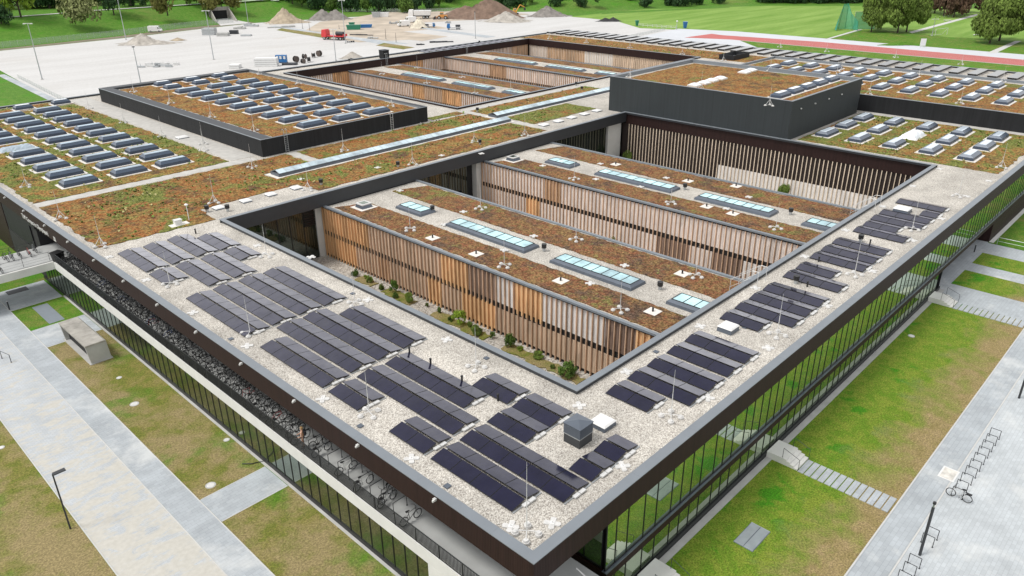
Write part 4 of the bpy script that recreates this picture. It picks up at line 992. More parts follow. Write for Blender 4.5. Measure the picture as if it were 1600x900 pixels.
pxsheet('grass_bank', [(1300, 62), (1350, 47), (1420, 50), (1480, 58), (1540, 60), (1600, 66), (1700, 78), (1700, 104), (1440, 74)], .042, 'lawn_fresh')
sheet('pale_court', [(232, 158.5), (269.8, 162.7), (276.5, 140), (278, -60), (225, -60), (225, 150)], .05, 'asphalt_pale')
sheet('track', [(245.5, 144.5), (262.8, 142.8), (261.4, 137.5), (266, 100), (264.5, 34), (263, -60), (251, -60), (251.5, 32), (251.5, 128)], .07, 'track')
sheet('grass_strip', [(250.8, 124), (250.8, -60), (228, -60), (228, 100)], .07, 'lawn_fresh')
for xx in (253.0, 255.4, 257.8, 260.2, 262.6): struct(MB().quad([(xx, -60, .09), (xx+.12, -60, .09), (xx+.12, 118, .09), (xx, 118, .09)]), 'lane_line', G['kerb'])
pxsheet('path', [(1286, 62), (1292, 62), (1348, 46), (1340, 46)], .06, 'kerb')
pxsheet('path', [(1541, 83), (1556, 83), (1596, 64), (1586, 64)], .07, 'kerb')
pxsheet('path', [(1420, 50), (1425, 52), (1535, 22), (1525, 22)], .06, 'kerb')
pxsheet('grass_strip', [(940, 22), (1140, 12), (1140, 10), (940, 19)], .05, 'bank')
p = [up(x, y, 6.5) for x, y in ((0, 29), (50, 25), (90, 22), (130, 18), (200, 14), (260, 11), (320, 8), (390, 5), (470, 1))]
m = MB()
for a, b in zip(p, p[1:]): m.quad([(a.x, a.y, 6.56), (b.x, b.y, 6.56), (b.x+.5, b.y+3.2, 6.56), (a.x+.5, a.y+3.2, 6.56)])
struct(m, 'park_path', G['kerb'])

# ------------------------------------------------------------------ trees
def m_leaf(name, c):
    t = NT(name)
    k = t.noise(.55, 3, .6); f = t.noise(2.6, 2, .6)
    col_ = t.ramp(k, [(.30, sc3(c, .55)), (.5, c), (.72, sc3(c, 1.7))])
    t.color(t.mix(1, col_, t.ramp(f, [(.3, .7), (.7, 1.3)]), 'MULTIPLY'))
    return t.done(.8, 0, .2)
G['bark'] = plain('bark', (.05, .038, .028), .9, var=.3)
def crown_mesh(name, mat, n, size, blobs, seed):
    """leaf clumps spread through a unit crown (radius 1 wide, 0..1 high)"""
    rnd = random.Random(seed); m = MB()
    for _ in range(n):
        cx, cy, cz, r, rz = blobs[rnd.randrange(len(blobs))]
        while True:
            v = Vector((rnd.uniform(-1, 1), rnd.uniform(-1, 1), rnd.uniform(-1, 1)))
            if .1 < v.length < 1: break
        v = v.normalized()*(rnd.random()**.28)
        c = Vector((cx+v.x*r, cy+v.y*r, cz+v.z*rz))
        nrm = (v+Vector((rnd.gauss(0, .5), rnd.gauss(0, .5), rnd.gauss(.25, .5)))).normalized()
        a = nrm.orthogonal().normalized(); b = nrm.cross(a); t = rnd.uniform(0, 6.28)
        a, b = a*math.cos(t)+b*math.sin(t), b*math.cos(t)-a*math.sin(t); s = size*rnd.uniform(.5, 1.25)
        k = rnd.uniform(.45, .8)
        m.quad([c-a*s, c-b*s*k, c+a*s, c+b*s*k])
    return m.mesh(name, mat)
def blobs(kind, seed):
    rnd = random.Random(seed); out = []
    if kind == 'bush':
        for i in range(9): a = rnd.uniform(0, 6.28); q = rnd.uniform(.1, .7); out.append((q*math.cos(a), q*math.sin(a), rnd.uniform(.25, .6), rnd.uniform(.28, .45), rnd.uniform(.22, .38)))
        out.append((0, 0, .5, .55, .45))
    else:
        for i in range(14):
            a = i*2.4+rnd.uniform(-.4, .4); z = rnd.uniform(.28, .85); q = (.72 if z < .6 else .45)*rnd.uniform(.6, 1.05)
            out.append((q*math.cos(a), q*math.sin(a), z, rnd.uniform(.26, .42), rnd.uniform(.14, .22)))
        out.append((0, 0, .6, .6, .34))
    return out
KIND = {'light': (.20, .29, .035), 'mid': (.085, .15, .028), 'dark': (.030, .068, .024), 'olive': (.20, .22, .09), 'autumn': (.16, .155, .045), 'copper': (.085, .052, .034), 'chestnut': (.12, .175, .035)}
PROTO = {}
for i, (k, c) in enumerate(KIND.items()):
    mt = m_leaf(k+'_leaves', c)
    for v in range(2):
        n, s_ = ((8500, .042) if k == 'chestnut' else (1500, .075))
        for shape in ('tree', 'bush'):
            PROTO[k, shape, v] = crown_mesh('crown', mt, n, s_, blobs(shape, i*7+v), i*11+v)
TR = {}
for v in range(2):
    rnd = random.Random(v); m = MB(); m.tube((0, 0, -.03), (0, 0, .32), .045, .03, 9)
    for k in range(7):
        a = k*.9+rnd.random(); m.tube((0, 0, .2+.03*k), (.45*math.cos(a), .45*math.sin(a), .45+.05*k), .02, .008, 6)
    TR[v] = m.mesh('trunk', G['bark'])
CNT = [0]
def tree(px, py, h, wdt, kind, label, shape='tree', cat='tree', group=None, z=None, loc=None):
    p = Vector(loc) if loc else up(px, py, 6.0 if py < 40 and z is None else (z or 0))
    CNT[0] += 1; v = CNT[0] % 2
    o = empty('shrub' if shape == 'bush' and cat == 'shrub' else 'tree', p, CNT[0]*1.3, label, cat, group)
    t = link(bpy.data.objects.new('trunk', TR[v]), o); t.scale = (wdt*.5, wdt*.5, h)
    c = link(bpy.data.objects.new('crown', PROTO[kind, shape, v]), o); c.scale = (wdt/2, wdt/2, h)
    return o
tree(33, 27, 18, 19, 'light', 'bright light-green tree at the top left corner, standing above the grass bank')
tree(2, 36, 10, 12, 'dark', 'dark bushy tree cut by the left picture edge on the bank', 'bush')
tree(128, 33, 13, 17, 'olive', 'big olive-green bushy willow hanging low over the middle of the left bank', 'bush')
tree(178, 22, 15, 14, 'dark', 'dark green tree right of the olive willow on the bank')
tree(262, 23, 15, 15, 'autumn', 'brownish-green rounded tree leaning over the bank above the parked white van', 'bush')
for i, (x, y, k, w_) in enumerate(((12, 16, 'mid', 14), (58, 14, 'dark', 16), (78, 14, 'dark', 15), (100, 11, 'dark', 16), (148, 10, 'olive', 13), (205, 11, 'dark', 15), (228, 9, 'mid', 12), (292, 8, 'mid', 12))):
    tree(x, y-1, 18, w_+4, k, 'tree in the dark belt along the top left park path, %s from the left' % ORD[i+1], 'bush', group='trees along the park path')
for i, (x, y, w_) in enumerate(((330, 16, 14), (346, 11, 14), (364, 12, 15))):
    tree(x, y, 12, w_, 'autumn', 'dense olive tree above the underpass portal, %s from the left' % ORD[i+1], 'bush', group='trees above the underpass')
tree(457, 5, 13, 14, 'dark', 'thin-trunked tree behind the earth heaps at the top edge')
hx = [(472, 11), (488, 14), (505, 14), (522, 16), (540, 18), (557, 18), (574, 19), (592, 19), (611, 18), (629, 20), (648, 18), (667, 15), (686, 11), (705, 8), (722, 5)]
for i, (x, y) in enumerate(hx):
    tree(x, y, 11+2*((i*7) % 3), 12, 'dark' if i % 3 else 'mid', 'dark green bushy tree in the hedge behind the building site, %s from the left' % ORD[i+1], 'bush', group='hedge behind the building site')
for i, (x, y, k) in enumerate(((782, 8, 'dark'), (797, 13, 'dark'), (812, 12, 'dark'), (828, 7, 'mid'), (868, 10, 'dark'), (884, 5, 'dark'), (907, 11, 'dark'), (930, 2, 'dark'), (985, 4, 'dark'), (1008, 12, 'dark'), (1042, 9, 'dark'), (1058, 10, 'dark'), (1074, 10, 'dark'), (1088, 8, 'dark'), (1122, 6, 'dark'))):
    tree(x, y, 8, 10, k, 'dark shrub on the slope behind the sports field, %s from the left' % ORD[i+1], 'bush', 'shrub', 'shrubs on the slope')
for i in range(12):
    tree(1195+i*14, 5-.2*(i % 3), 9, 13, 'dark', 'dark bush in the hedge beyond the sports field, %s from the left' % ORD[i+1], 'bush', 'shrub', 'far hedge of the sports field')
for i, (x, y) in enumerate(((1448, 18), (1460, 21), (1474, 25), (1490, 27), (1503, 24), (1513, 20))):
    tree(x, y, 13, 15, 'copper', 'dark copper-leaved tree at the top right, %s from the left' % ORD[i+1], z=0, group='copper trees by the path')
for x, y, h, w_, lb in ((1361, 50, 16.5, 13, 'left trunk of the big chestnut clump beside the green net cage'), (1376, 46, 17, 13, 'second chestnut from the left in the clump beside the green net cage'), (1402, 52, 18, 15, 'third chestnut in the clump, behind the white sign board'), (1416, 50, 18, 15, 'right-hand chestnut of the big clump beside the net cage'),
                        (1546, 68, 17, 16, 'large chestnut beside the pale path at the right'), (1561, 64, 20, 17, 'taller chestnut just behind the large one by the right path'), (1602, 70, 19, 17, 'dark chestnut cut by the right picture edge')):
    tree(x, y, h, w_, 'chestnut', lb, z=0, group='chestnuts by the running track')
m = MB(); rnd = random.Random(3); pm = PROTO['dark', 'bush', 0]
vv = [v.co.copy() for v in pm.vertices]; ff = [tuple(p_.vertices) for p_ in pm.polygons]
for i in range(190):
    x = rnd.uniform(-150, 480); y = rnd.uniform(400, 436) if x < 200 else rnd.uniform(390, 450); s_ = rnd.uniform(7, 11); hh = rnd.uniform(14, 20); b = len(m.v)
    for v in vv[::1]: m.v.append((x+v.x*s_, y+v.y*s_, 6.5+v.z*hh))
    for q in ff[::2]: m.f.append(tuple(b+k for k in q)); m.m.append(0)
tag(m.build('far_wood', pm.materials[0]), 'dark wood closing the view behind the park path at the top', 'wood', kind='stuff')
# shrubs in the first courtyard
rs = random.Random(21)
for i, y in enumerate((51.2, 49.6, 48.4, 45.9, 44.3, 43.0, 41.9, 40.9, 38.8, 36.6, 34.4, 33.1, 32.0, 30.3, 28.6, 26.0, 24.9, 22.6, 20.4, 18.6)):
    s_ = (1.5, .8, 1.1, 1.3, 1.9, 1.2, .9, 1.6, .7, 1.2, .9, 2.3, 1.1, 1.7, .8, 2.0, .9, 1.3, .8, 2.1)[i]
    o = tree(0, 0, s_*rs.uniform(.6, 1.0), s_*rs.uniform(.6, .95), ('mid', 'chestnut', 'light')[(i*7) % 5 % 3], 'small green plant at the foot of the orange slatted wall, %s from the upper end' % ORD[i+1], 'tree' if i % 3 else 'bush', 'shrub', 'courtyard shrubs', loc=(25.1+rs.uniform(-.5, .6), y, .03))
for i, (x, y, s_) in enumerate(((86.3, 27.6, 2.6), (86.6, 56.5, 2.6), (52.6, 13.0, 2.2), (52.4, 34.0, 2.0))):
    tree(0, 0, s_, s_*.8, 'chestnut', ('young tree before the white base of the dark slatted courtyard wall', 'young tree at the concrete pier in the upper courtyard corner', 'young tree at the lower end of the second slatted wall', 'young tree at the middle of the second slatted wall')[i], 'bush', 'shrub', loc=(x, y, .03))
for y0, y1 in ((47.5, 50.5), (40.5, 45.5), (29, 37), (17, 26.5)):
    o = bed([(24.5, y0), (25.8, y0), (25.8, y1), (24.5, y1)], .035, .10, .3, .5).build('planting_strip', G['lawn_l']); tag(o, 'grass and ground cover strip under the orange slatted wall', 'ground cover', kind='stuff')
# ------------------------------------------------------------------ bicycles and racks
def bicycle(frame_mat, basket=False):
    o = empty('bicycle'); r = .335
    for x in (0, 1.06):
        w_ = MB().ring((x, 0, r), r-.028, .030, 'y', 20, 5).build('wheel', G['tyre'], o)
        m = MB().ring((x, 0, r), r-.045, .010, 'y', 20, 4)
        for k in range(8):
            t = math.pi*k/8*2; m.tube((x, 0, r), (x+.28*math.cos(t), 0, r+.28*math.sin(t)), .004, n=3)
        m.tube((x, -.05, r), (x, .05, r), .025, n=8); m.build('rim', G['galv'], w_)
    m = MB(); bb = (.44, 0, .29); st = (.60-.24, 0, .80); hd = (.92, 0, .86); hl = (.945, 0, .66)
    m.tube(bb, st, .017).tube(bb, hl, .020).tube(st, hd, .016).tube(hd, hl, .02).tube((0, .05, r), bb, .011).tube((0, -.05, r), bb, .011).tube((0, .05, r), (.39, 0, .72), .010).tube((0, -.05, r), (.39, 0, .72), .010)
    m.tube(hl, (1.06, .05, r), .012).tube(hl, (1.06, -.05, r), .012); m.build('frame', frame_mat, o)
    MB().tube((.36, 0, .80), (.33, 0, .93), .014).hull([(.18, -.075, .93), (.30, -.06, .93), (.46, -.02, .93), (.46, .02, .93), (.30, .06, .93), (.18, .075, .93)], [(.19, -.07, .98), (.30, -.05, .985), (.45, -.015, .97), (.45, .015, .97), (.30, .05, .985), (.19, .07, .98)]).build('saddle', G['black'], o)
    MB().tube((.92, 0, .86), (.90, 0, 1.02), .015).path([(.80, -.30, 1.03), (.92, -.15, 1.04), (.93, 0, 1.02), (.92, .15, 1.04), (.80, .30, 1.03)], .014).build('handlebar', G['black'], o)
    MB().ring((.44, .04, .29), .09, .008, 'y', 14, 4).tube((.44, .04, .29), (.52, .10, .14), .012).tube((.44, -.04, .29), (.36, -.10, .44), .012).build('crank', G['black'], o)
    if basket:
        MB().path([(-.2, -.07, .72), (.28, -.07, .72)], .012).path([(-.2, .07, .72), (.28, .07, .72)], .012).box(-.22, -.09, .73, .14, .09, .77).build('carrier', G['black'], o)
    else:
        MB().path([(-.28, 0, .50), (-.05, 0, .71), (.2, 0, .70)], .012).build('mudguard', G['black'], o)
    return o
FM = {'black': G['black'], 'grey': plain('grey_bike_paint', (.18, .19, .20), .35, .3, var=0), 'silver': plain('silver_bike_paint', (.55, .55, .54), .35, .4, var=0),
      'red': plain('red_bike_paint', (.30, .02, .02), .35, var=0), 'blue': plain('blue_bike_paint', (.03, .07, .2), .35, var=0), 'white': plain('white_bike_paint', (.7, .7, .68), .35, var=0)}
BK = {k: (bicycle(v, k in ('silver', 'grey')), []) for k, v in FM.items()}
def bike(k, x, y, z, rz, lb, grp='bicycles parked on the terrace'):
    p, u = BK[k]; o = place(p, u, (x, y, z), rz, lb, 'bicycle', grp); return o
TZ = 4.13
rnd = random.Random(11)
for i, (k, y, x0, rz, lb) in enumerate((('black', 10.55, 0.05, 0, 'black bicycle standing alone, nearest the front corner of the terrace'), ('grey', 12.85, .10, .12, 'grey bicycle leaning at the second hoop of the terrace'),
        ('black', 13.55, 1.35, math.pi+.3, 'black bicycle turned askew next to the grey one on the terrace'), ('silver', 15.25, .0, .05, 'white-framed bicycle by an empty hoop on the terrace'),
        ('white', 17.4, .1, -.1, 'pale bicycle leaning at a hoop among empty hoops on the terrace'), ('grey', 20.2, .12, .08, 'grey bicycle with carrier just in front of the standing person'), ('black', 21.1, .45, -.1, 'black bicycle directly beside the standing person, front side'), ('black', 22.5, -.1, .1, 'black bicycle directly behind the standing person'))):
    bike(k, x0, y, TZ, rz, lb)
y = 23.5; i = 0
while y < 70.6:
    k = rnd.choice(['black']*8+['grey']*3+['silver', 'blue']); red = i in (4, 12, 43)
    if red: k = 'red'
    if i in (20, 40, 68): k = 'white'
    fl = rnd.random() < .4
    lb = {4: 'red bicycle near the front of the dense terrace row', 12: 'red bicycle a little farther along the dense terrace row', 43: 'red bicycle in the middle of the dense terrace row', 20: 'white bicycle in the nearer part of the dense terrace row', 40: 'white bicycle in the middle of the dense terrace row', 68: 'white bicycle toward the far end of the dense terrace row'}.get(i)
    bike(k, (.0 if not fl else 1.35)+rnd.uniform(-.1, .15), y, TZ, (0 if not fl else math.pi)+rnd.uniform(-.10, .10),
         lb or {'black': 'black bicycle packed in the dense row on the terrace', 'grey': 'grey bicycle packed in the dense row on the terrace', 'silver': 'silver bicycle packed in the dense row on the terrace', 'blue': 'blue bicycle packed in the dense row on the terrace'}[k])
    y += rnd.uniform(.46, .68); i += 1
for j, (px_, y, k) in enumerate(((-1.6, 75.0, 'red'), (-2.5, 75.3, 'black'), (-3.3, 75.2, 'grey'), (-3.8, 75.3, 'black'), (-.8, 75.9, 'grey'), (-5.2, 72.2, 'black'), (-5.0, 75.2, 'black'))):
    bike(k, px_, y-.5, TZ, math.pi/2+rnd.uniform(-.2, .2), ('dark red bicycle standing on the bridge deck', 'black bicycle left of the red one on the bridge', 'grey bicycle in the middle of the bridge group', 'black bicycle left of the grey one on the bridge', 'grey bicycle nearest the building on the bridge', 'black bicycle by the near railing of the bridge at the left edge', 'black bicycle at the far railing of the bridge at the left edge')[j], 'bicycles on the bridge')
bike('silver', 31.3, -12.66, .02, math.pi/2, 'silver bicycle with a carrier leaning at the last hoop on the street pavement', 'bicycles on the street')
def hoop(L):
    o = empty('bike_hoop'); MB().path([(0, 0, 0), (0, 0, .80), (L, 0, .80), (L, 0, 0)], .024, 8).build('tube', G['railing'], o)
    MB().disc((0, 0, 0), .06, .012, 10).disc((L, 0, 0), .06, .012, 10).build('foot_plate', G['railing'], o); return o
HA, ha = hoop(1.05), []
for i in range(50):
    y = 11.9+1.17*i
    place(HA, ha, (.30, y, TZ), 0, 'empty bicycle hoop on the terrace, %s from the front corner' % ORD[i+1] if i < 8 else 'bicycle hoop hidden among the dense bicycles on the terrace', 'bike hoop', 'bicycle hoops on the terrace')
HB, hb = hoop(.70), []
for i in range(10):
    place(HB, hb, (41.05-1.07*i, -11.65, .02), -math.pi/2, 'dark bicycle hoop in the long row on the street pavement, %s from the far end' % ORD[i+1], 'bike hoop', 'bicycle hoops on the street')
for i, x in enumerate((26.0, 25.1, 22.6, 21.7, 20.75, 19.8)):
    place(HB, hb, (x, -11.65, .02), -math.pi/2, 'dark bicycle hoop near the bottom right post, %s from the far end' % ORD[i+1], 'bike hoop', 'bicycle hoops on the street')
place(HB, hb, (-8.95, 58.8, .02), math.pi*.58, 'single dark hoop on the sandy left path at the picture edge', 'bike hoop', 'single hoop', (2.2, 1, 1))

# ------------------------------------------------------------------ the bridge to the terrace
o = empty('bridge', (-20, 74.5, 0), 0, 'white concrete footbridge running from the terrace out of the picture at the left', 'bridge')
def badd(mb, n, m): return mb.build(n, m, o, (20, -74.5, 0))
badd(MB().box(-40, 71.36, 3.2, -.17, 77.4, 4.05), 'deck', G['concrete']); badd(MB().box(-40, 71.7, 4.052, -.16, 77.1, 4.115), 'walkway', G['terrace'])
for yy, nm in ((71.9, 'railing'), (76.6, 'railing')):
    m = MB(); m.tube((-40, yy, 5.1), (-.4, yy, 5.1), .02, n=6); m.tube((-40, yy, 4.65), (-.4, yy, 4.65), .008, n=4); m.tube((-40, yy, 4.35), (-.4, yy, 4.35), .008, n=4)
    for k in range(12): m.tube((-.5-2.6*k, yy, 4.11), (-.5-2.6*k, yy, 5.1), .02, n=6)
    badd(m, nm, G['railing'])
badd(MB().box(-26, 72.5, 0, -25.4, 76.4, 3.199), 'pier', G['concrete'])
o = empty('waste_bin', (.1, 70.9, TZ), .3, 'black covered waste bin at the far end of the terrace railing', 'bin')
MB().hull([(-.4, -.4, 0), (.4, -.4, 0), (.4, .4, 0), (-.4, .4, 0)], [(-.5, -.5, 1.0), (.5, -.5, 1.0), (.5, .5, 1.0), (-.5, .5, 1.0)]).build('body', G['black'], o); MB().box(-.55, -.55, 1.002, .55, .55, 1.1).build('lid', G['black'], o)

# ------------------------------------------------------------------ person on the terrace
def person(x, y, z, rz):
    skin = plain('skin', (.50, .30, .21), .6, var=.04); shirt = plain('peach_shirt', (.62, .34, .20), .8, var=.08); shorts = plain('navy_shorts', (.02, .025, .04), .8, var=.1); hairm = plain('blond_hair', (.30, .19, .08), .7, var=.2)
    J = [((0, 0, .95), .11), ((0, 0, 1.12), .115), ((0, 0, 1.36), .135), ((0, 0, 1.48), .055), ((0, .01, 1.56), .075), ((0, .015, 1.68), .085),
         ((.09, 0, .90), .085), ((.10, .02, .49), .055), ((.10, -.02, .09), .038), ((.10, .13, .04), .035), ((-.09, 0, .90), .085), ((-.11, .05, .49), .055), ((-.12, .0, .09), .038), ((-.12, .15, .04), .035),
         ((.19, 0, 1.40), .055), ((.25, .06, 1.13), .04), ((.22, .27, 1.02), .028), ((.21, .34, 1.0), .03), ((-.19, 0, 1.40), .055), ((-.26, .04, 1.12), .04), ((-.23, .25, 1.02), .028), ((-.22, .32, 1.0), .03),
         ((.22, .42, .985), .011), ((.20, .42, .98), .011), ((.175, .41, .985), .010), ((-.23, .40, .985), .011), ((-.205, .40, .98), .011), ((-.185, .39, .985), .010), ((0, .095, 1.60), .018)]
    E_ = [(0, 1), (1, 2), (2, 3), (3, 4), (4, 5), (0, 6), (6, 7), (7, 8), (8, 9), (0, 10), (10, 11), (11, 12), (12, 13), (2, 14), (14, 15), (15, 16), (16, 17), (2, 18), (18, 19), (19, 20), (20, 21), (17, 22), (17, 23), (17, 24), (21, 25), (21, 26), (21, 27), (4, 28)]
    def grow(name, idx, mat, k=1.0, parent=None):
        ids = sorted(set(i for e in idx for i in E_[e])); mp = {v: i for i, v in enumerate(ids)}
        me = bpy.data.meshes.new(name); me.from_pydata([J[i][0] for i in ids], [(mp[E_[e][0]], mp[E_[e][1]]) for e in idx], [])
        ob = link(bpy.data.objects.new(name, me), parent); s = ob.modifiers.new('skin', 'SKIN')
        for i in ids: me.skin_vertices[0].data[mp[i]].radius = (J[i][1]*k, J[i][1]*k)
        me.skin_vertices[0].data[0].use_root = True
        ob.modifiers.new('smooth', 'SUBSURF').levels = 1; me.materials.append(mat); return ob
    for n_ in ('person',):
        b = bpy.data.meshes.new('tmp'); bpy.data.meshes.remove(b)
    def skinned(name, idx, mat, k, parent):
        ids = sorted(set(i for e in idx for i in E_[e])); mp = {v: i for i, v in enumerate(ids)}
        import bmesh
        bm = bmesh.new(); ly = bm.verts.layers.skin.verify(); vs = []
        for i in ids:
            v = bm.verts.new(J[i][0]); v[ly].radius = (J[i][1]*k, J[i][1]*k); vs.append(v)
        vs[0][ly].use_root = True
        for e in idx: bm.edges.new((vs[mp[E_[e][0]]], vs[mp[E_[e][1]]]))
        me = bpy.data.meshes.new(name); bm.to_mesh(me); bm.free()
        ob = link(bpy.data.objects.new(name, me), parent); ob.modifiers.new('skin', 'SKIN'); q = ob.modifiers.new('smooth', 'SUBSURF'); q.levels = 1; q.render_levels = 2
        me.materials.append(mat); return ob
    body = skinned('person', list(range(len(E_))), skin, 1.0, None)
    skinned('shirt', [0, 1, 13, 17], shirt, 1.14, body); skinned('shorts', [5, 9], shorts, 1.18, body)
    MB().disc((0, -.01, 1.68), .098, .07, 14, r2=.05).disc((0, -.03, 1.58), .09, .1, 14, r2=.097).build('hair', hairm, body)
    MB().box(-.13, -.27, 1.05, .13, -.13, 1.42).build('backpack', plain('dark_backpack', (.02, .02, .025), .8, var=0), body, bevel=.04)
    for s in (.10, -.12): MB().box(s-.045, -.07, .0, s+.045, .19, .075).build('shoe', G['black'], body, bevel=.02)
    body.location = (x, y, z); body.rotation_euler = (0, 0, rz)
    tag(body, 'person in a peach shirt and dark shorts standing among the bicycles on the terrace', 'person')
person(.16, 21.75, TZ, .9)

# ------------------------------------------------------------------ gardens: steps, stones, lamps, covers
for i, x in enumerate((10.5, 27.5, 64.6)):
    o = empty('entrance_steps', (x, -.03, 0), 0, 'white concrete landing with steps at the street facade, %s from the corner' % ORD[i+1], 'steps', 'landings at the street facade')
    MB().box(-.98, -1.55, .0, .98, .0, .55).build('landing', G['concrete'], o)
    for k in range(3): MB().box(-.98, -1.85-.3*k, 0, .98, -1.553-.3*k, .41-.14*k).build('step', G['concrete'], o)
    for s in (-.9, .9): MB().path([(s, -1.2, .55), (s, -1.2, 1.4), (s, -2.5, .95), (s, -2.5, 0)], .018).build('handrail', G['railing'], o)
ST = MB().box(-.93, -.21, .0, .93, .21, .05).mesh('stepping_stone', G['slabs'])
for x, nm in ((27.4, 'before the second street landing'), (64.5, 'before the third street landing')):
    for k in range(13):
        o = link(bpy.data.objects.new('stepping_stone', ST)); o.location = (x, -2.75-.505*k, .012); tag(o, 'grey stepping stone %s, %s from the steps' % (nm, ORD[k+1]), 'stepping stone', 'stepping stones across the street lawn')
o = empty('concrete_shelter', (-3.0, 56.2, 0), 0, 'long weathered concrete box with a dark open side in the left lawn', 'concrete box')
def cadd(mb, n, m): return mb.build(n, m, o, (3.0, -56.2, 0))
cadd(MB().box(-4.0, 52.55, 0, -1.95, 59.9, .10), 'base', G['concrete_grey'])
G['weathered'] = plain('weathered_concrete', (.33, .315, .285), .85, var=.25, scale=1.2, bump=.2)
cadd(MB().hull([(-4.05, 52.62, 1.86), (-2.15, 52.62, 1.86), (-2.15, 59.75, 1.86), (-4.05, 59.75, 1.86)], [(-4.05, 52.62, 2.04), (-2.3, 52.62, 2.04), (-2.3, 59.75, 2.04), (-4.05, 59.75, 2.04)]), 'roof', G['weathered'])
for y in (52.66, 59.5): cadd(MB().hull([(-3.86, y, .1), (-2.05, y, .1), (-2.05, y+.2, .1), (-3.86, y+.2, .1)], [(-4.03, y, 1.855), (-2.17, y, 1.855), (-2.17, y+.2, 1.855), (-4.03, y+.2, 1.855)]), 'end_wall', G['concrete_grey'])
cadd(MB().box(-2.3, 52.87, .1, -2.12, 59.49, 1.85), 'back_wall', G['concrete_grey']); cadd(MB().box(-3.5, 52.87, .11, -3.4, 59.49, 1.84), 'recess_shade_panel', G['black_panel'])  # the black panel stands in for shade inside the open side
for i, (px, py) in enumerate(((186, 590), (210, 631), (329, 758), (354, 687), (2, 699))):
    x, y = at(px, py, .03); r = .38 if i in (1, 2) else .25
    o = empty('manhole_cover', (x, y, .018), 0, 'pale round cover in the left lawn, ' + ('nearest the concrete box', 'second from the concrete box', 'nearest the cross path', 'beside the building kerb', 'at the left picture edge')[i], 'manhole cover', 'round covers in the left lawn')
    MB().disc((0, 0, 0), r, .012, 20).build('rim', G['concrete_grey'], o); MB().disc((0, 0, .013), r*.72, .006, 20).build('lid', G['pad'], o)
x, y = at(1424, 525, .02); o = empty('manhole_cover', (x, y, .016), 0, 'pale round cover in the street lawn', 'manhole cover'); MB().disc((0, 0, 0), .32, .03, 20).build('rim', G['concrete_grey'], o); MB().disc((0, 0, .031), .25, .012, 20).build('lid', G['concrete'], o)
o = empty('floor_grating', (17.95, -3.35, .014), 0, 'grey two-leaf metal grating in the street lawn near the corner', 'grating')
for s in (-1, 1):
    m = MB()
    for k in range(14): m.box(-1.2, s*.34-.30+k*.045, .0, 1.2, s*.34-.30+k*.045+.02, .05)
    m.box(-1.22, s*.34-.325, 0, -1.16, s*.34+.325, .055); m.box(1.16, s*.34-.325, 0, 1.22, s*.34+.325, .055); m.box(-1.159, s*.34-.31, .0, 1.159, s*.34+.31, .03); m.build('leaf', G['plate_steel'], o)
MB().box(-1.25, -.7, -.001, 1.25, .7, .004).build('frame', G['ledge'], o)
o = tag(MB().box(-4.6, 75.75, .02, -2.5, 77.0, .04).build('doormat_grate', G['upstand']), 'dark rectangular foot grate under the bridge', 'grate')
o = tag(MB().box(-3.8, 64.7, .016, -2.3, 70.3, .035).build('slate_panel', G['slate_strip'] if 'slate_strip' in G else G['ledge']), 'smooth slate-grey cover strip in the small green lawn', 'cover strip')
o = empty('inspection_plate', (33.8, -10.8, .022), 0, 'white stained square inspection plate on the street pavement', 'plate')
MB().box(-.8, -.55, 0, .8, .55, .02).build('frame', G['white'], o); MB().box(-.68, -.43, .021, .68, .43, .028).build('plate', plain('stained_plate', (.55, .53, .49), .7, var=.25, scale=2), o)
def lamp(px, py, ptop, arm, lb, r=.06, head=True):
    x, y = at(px, py, .02); h = rise(x, y, ptop); o = empty('lamp_post', (x, y, .0), 0, lb, 'lamp post')
    MB().tube((0, 0, 0), (0, 0, h), r, r*.8, 12).build('pole', G['railing'], o)
    if head: MB().box(min(0, arm[0]), min(0, arm[1])-.09, h, max(.1, arm[0]), max(0, arm[1])+.09, h+.07).build('lamp_head', G['railing'], o)
    return o
lamp(110, 826, 741, (.75, -.75*.2), 'slim dark lamp post with a short flat head beside the left path')
for px, py, pt, lb in ((1437, 867, 793, 'thick black light column between the hoops at the bottom right'), (1592, 622, 592, 'black light column at the right picture edge')):
    x, y = at(px, py, .02); h = rise(x, y, pt); o = empty('light_column', (x, y, .0), 0, lb, 'light column', 'light columns')
    MB().tube((0, 0, 0), (0, 0, h), .09, .09, 12).build('pole', G['railing'], o); MB().tube((0, 0, h), (0, 0, h+.28), .05, .05, 12).build('lens', G['glass_dark'], o); MB().tube((0, 0, h+.28), (0, 0, h+.42), .1, .1, 12).build('cap', G['black'], o)
for px, py, lb in ((15, 484, 'dark bollard at the left path near the bridge'), (1522, 394, 'dark bollard under the passage at the right')):
    x, y = at(px, py, .02); o = empty('bollard', (x, y, 0), 0, lb, 'bollard', 'bollards'); MB().tube((0, 0, 0), (0, 0, 1.0), .07, .07, 12).build('post', G['railing'], o); MB().tube((0, 0, 1.0), (0, 0, 1.06), .075, .05, 12).build('cap', G['galv'], o)
o = empty('handrail', (87.1, -1.0, 0), 0, 'galvanised handrail at the path beyond the passage', 'railing'); m = MB(); m.path([(0, 0, 0), (0, 0, 1.0), (0, -7, 1.0), (0, -7, 0)], .03); m.path([(0, 0, .5), (0, -7, .5)], .02); m.build('rail', G['galv'], o)
o = empty('stair_rail', (4.2, -1.6, 0), 0, 'white handrail and pale block in the dark recess under the front roof corner', 'railing')
MB().path([(0, 2.2, 4.6), (0, -.6, 3.9), (.2, -1.8, 2.2)], .04).build('rail', G['white'], o)
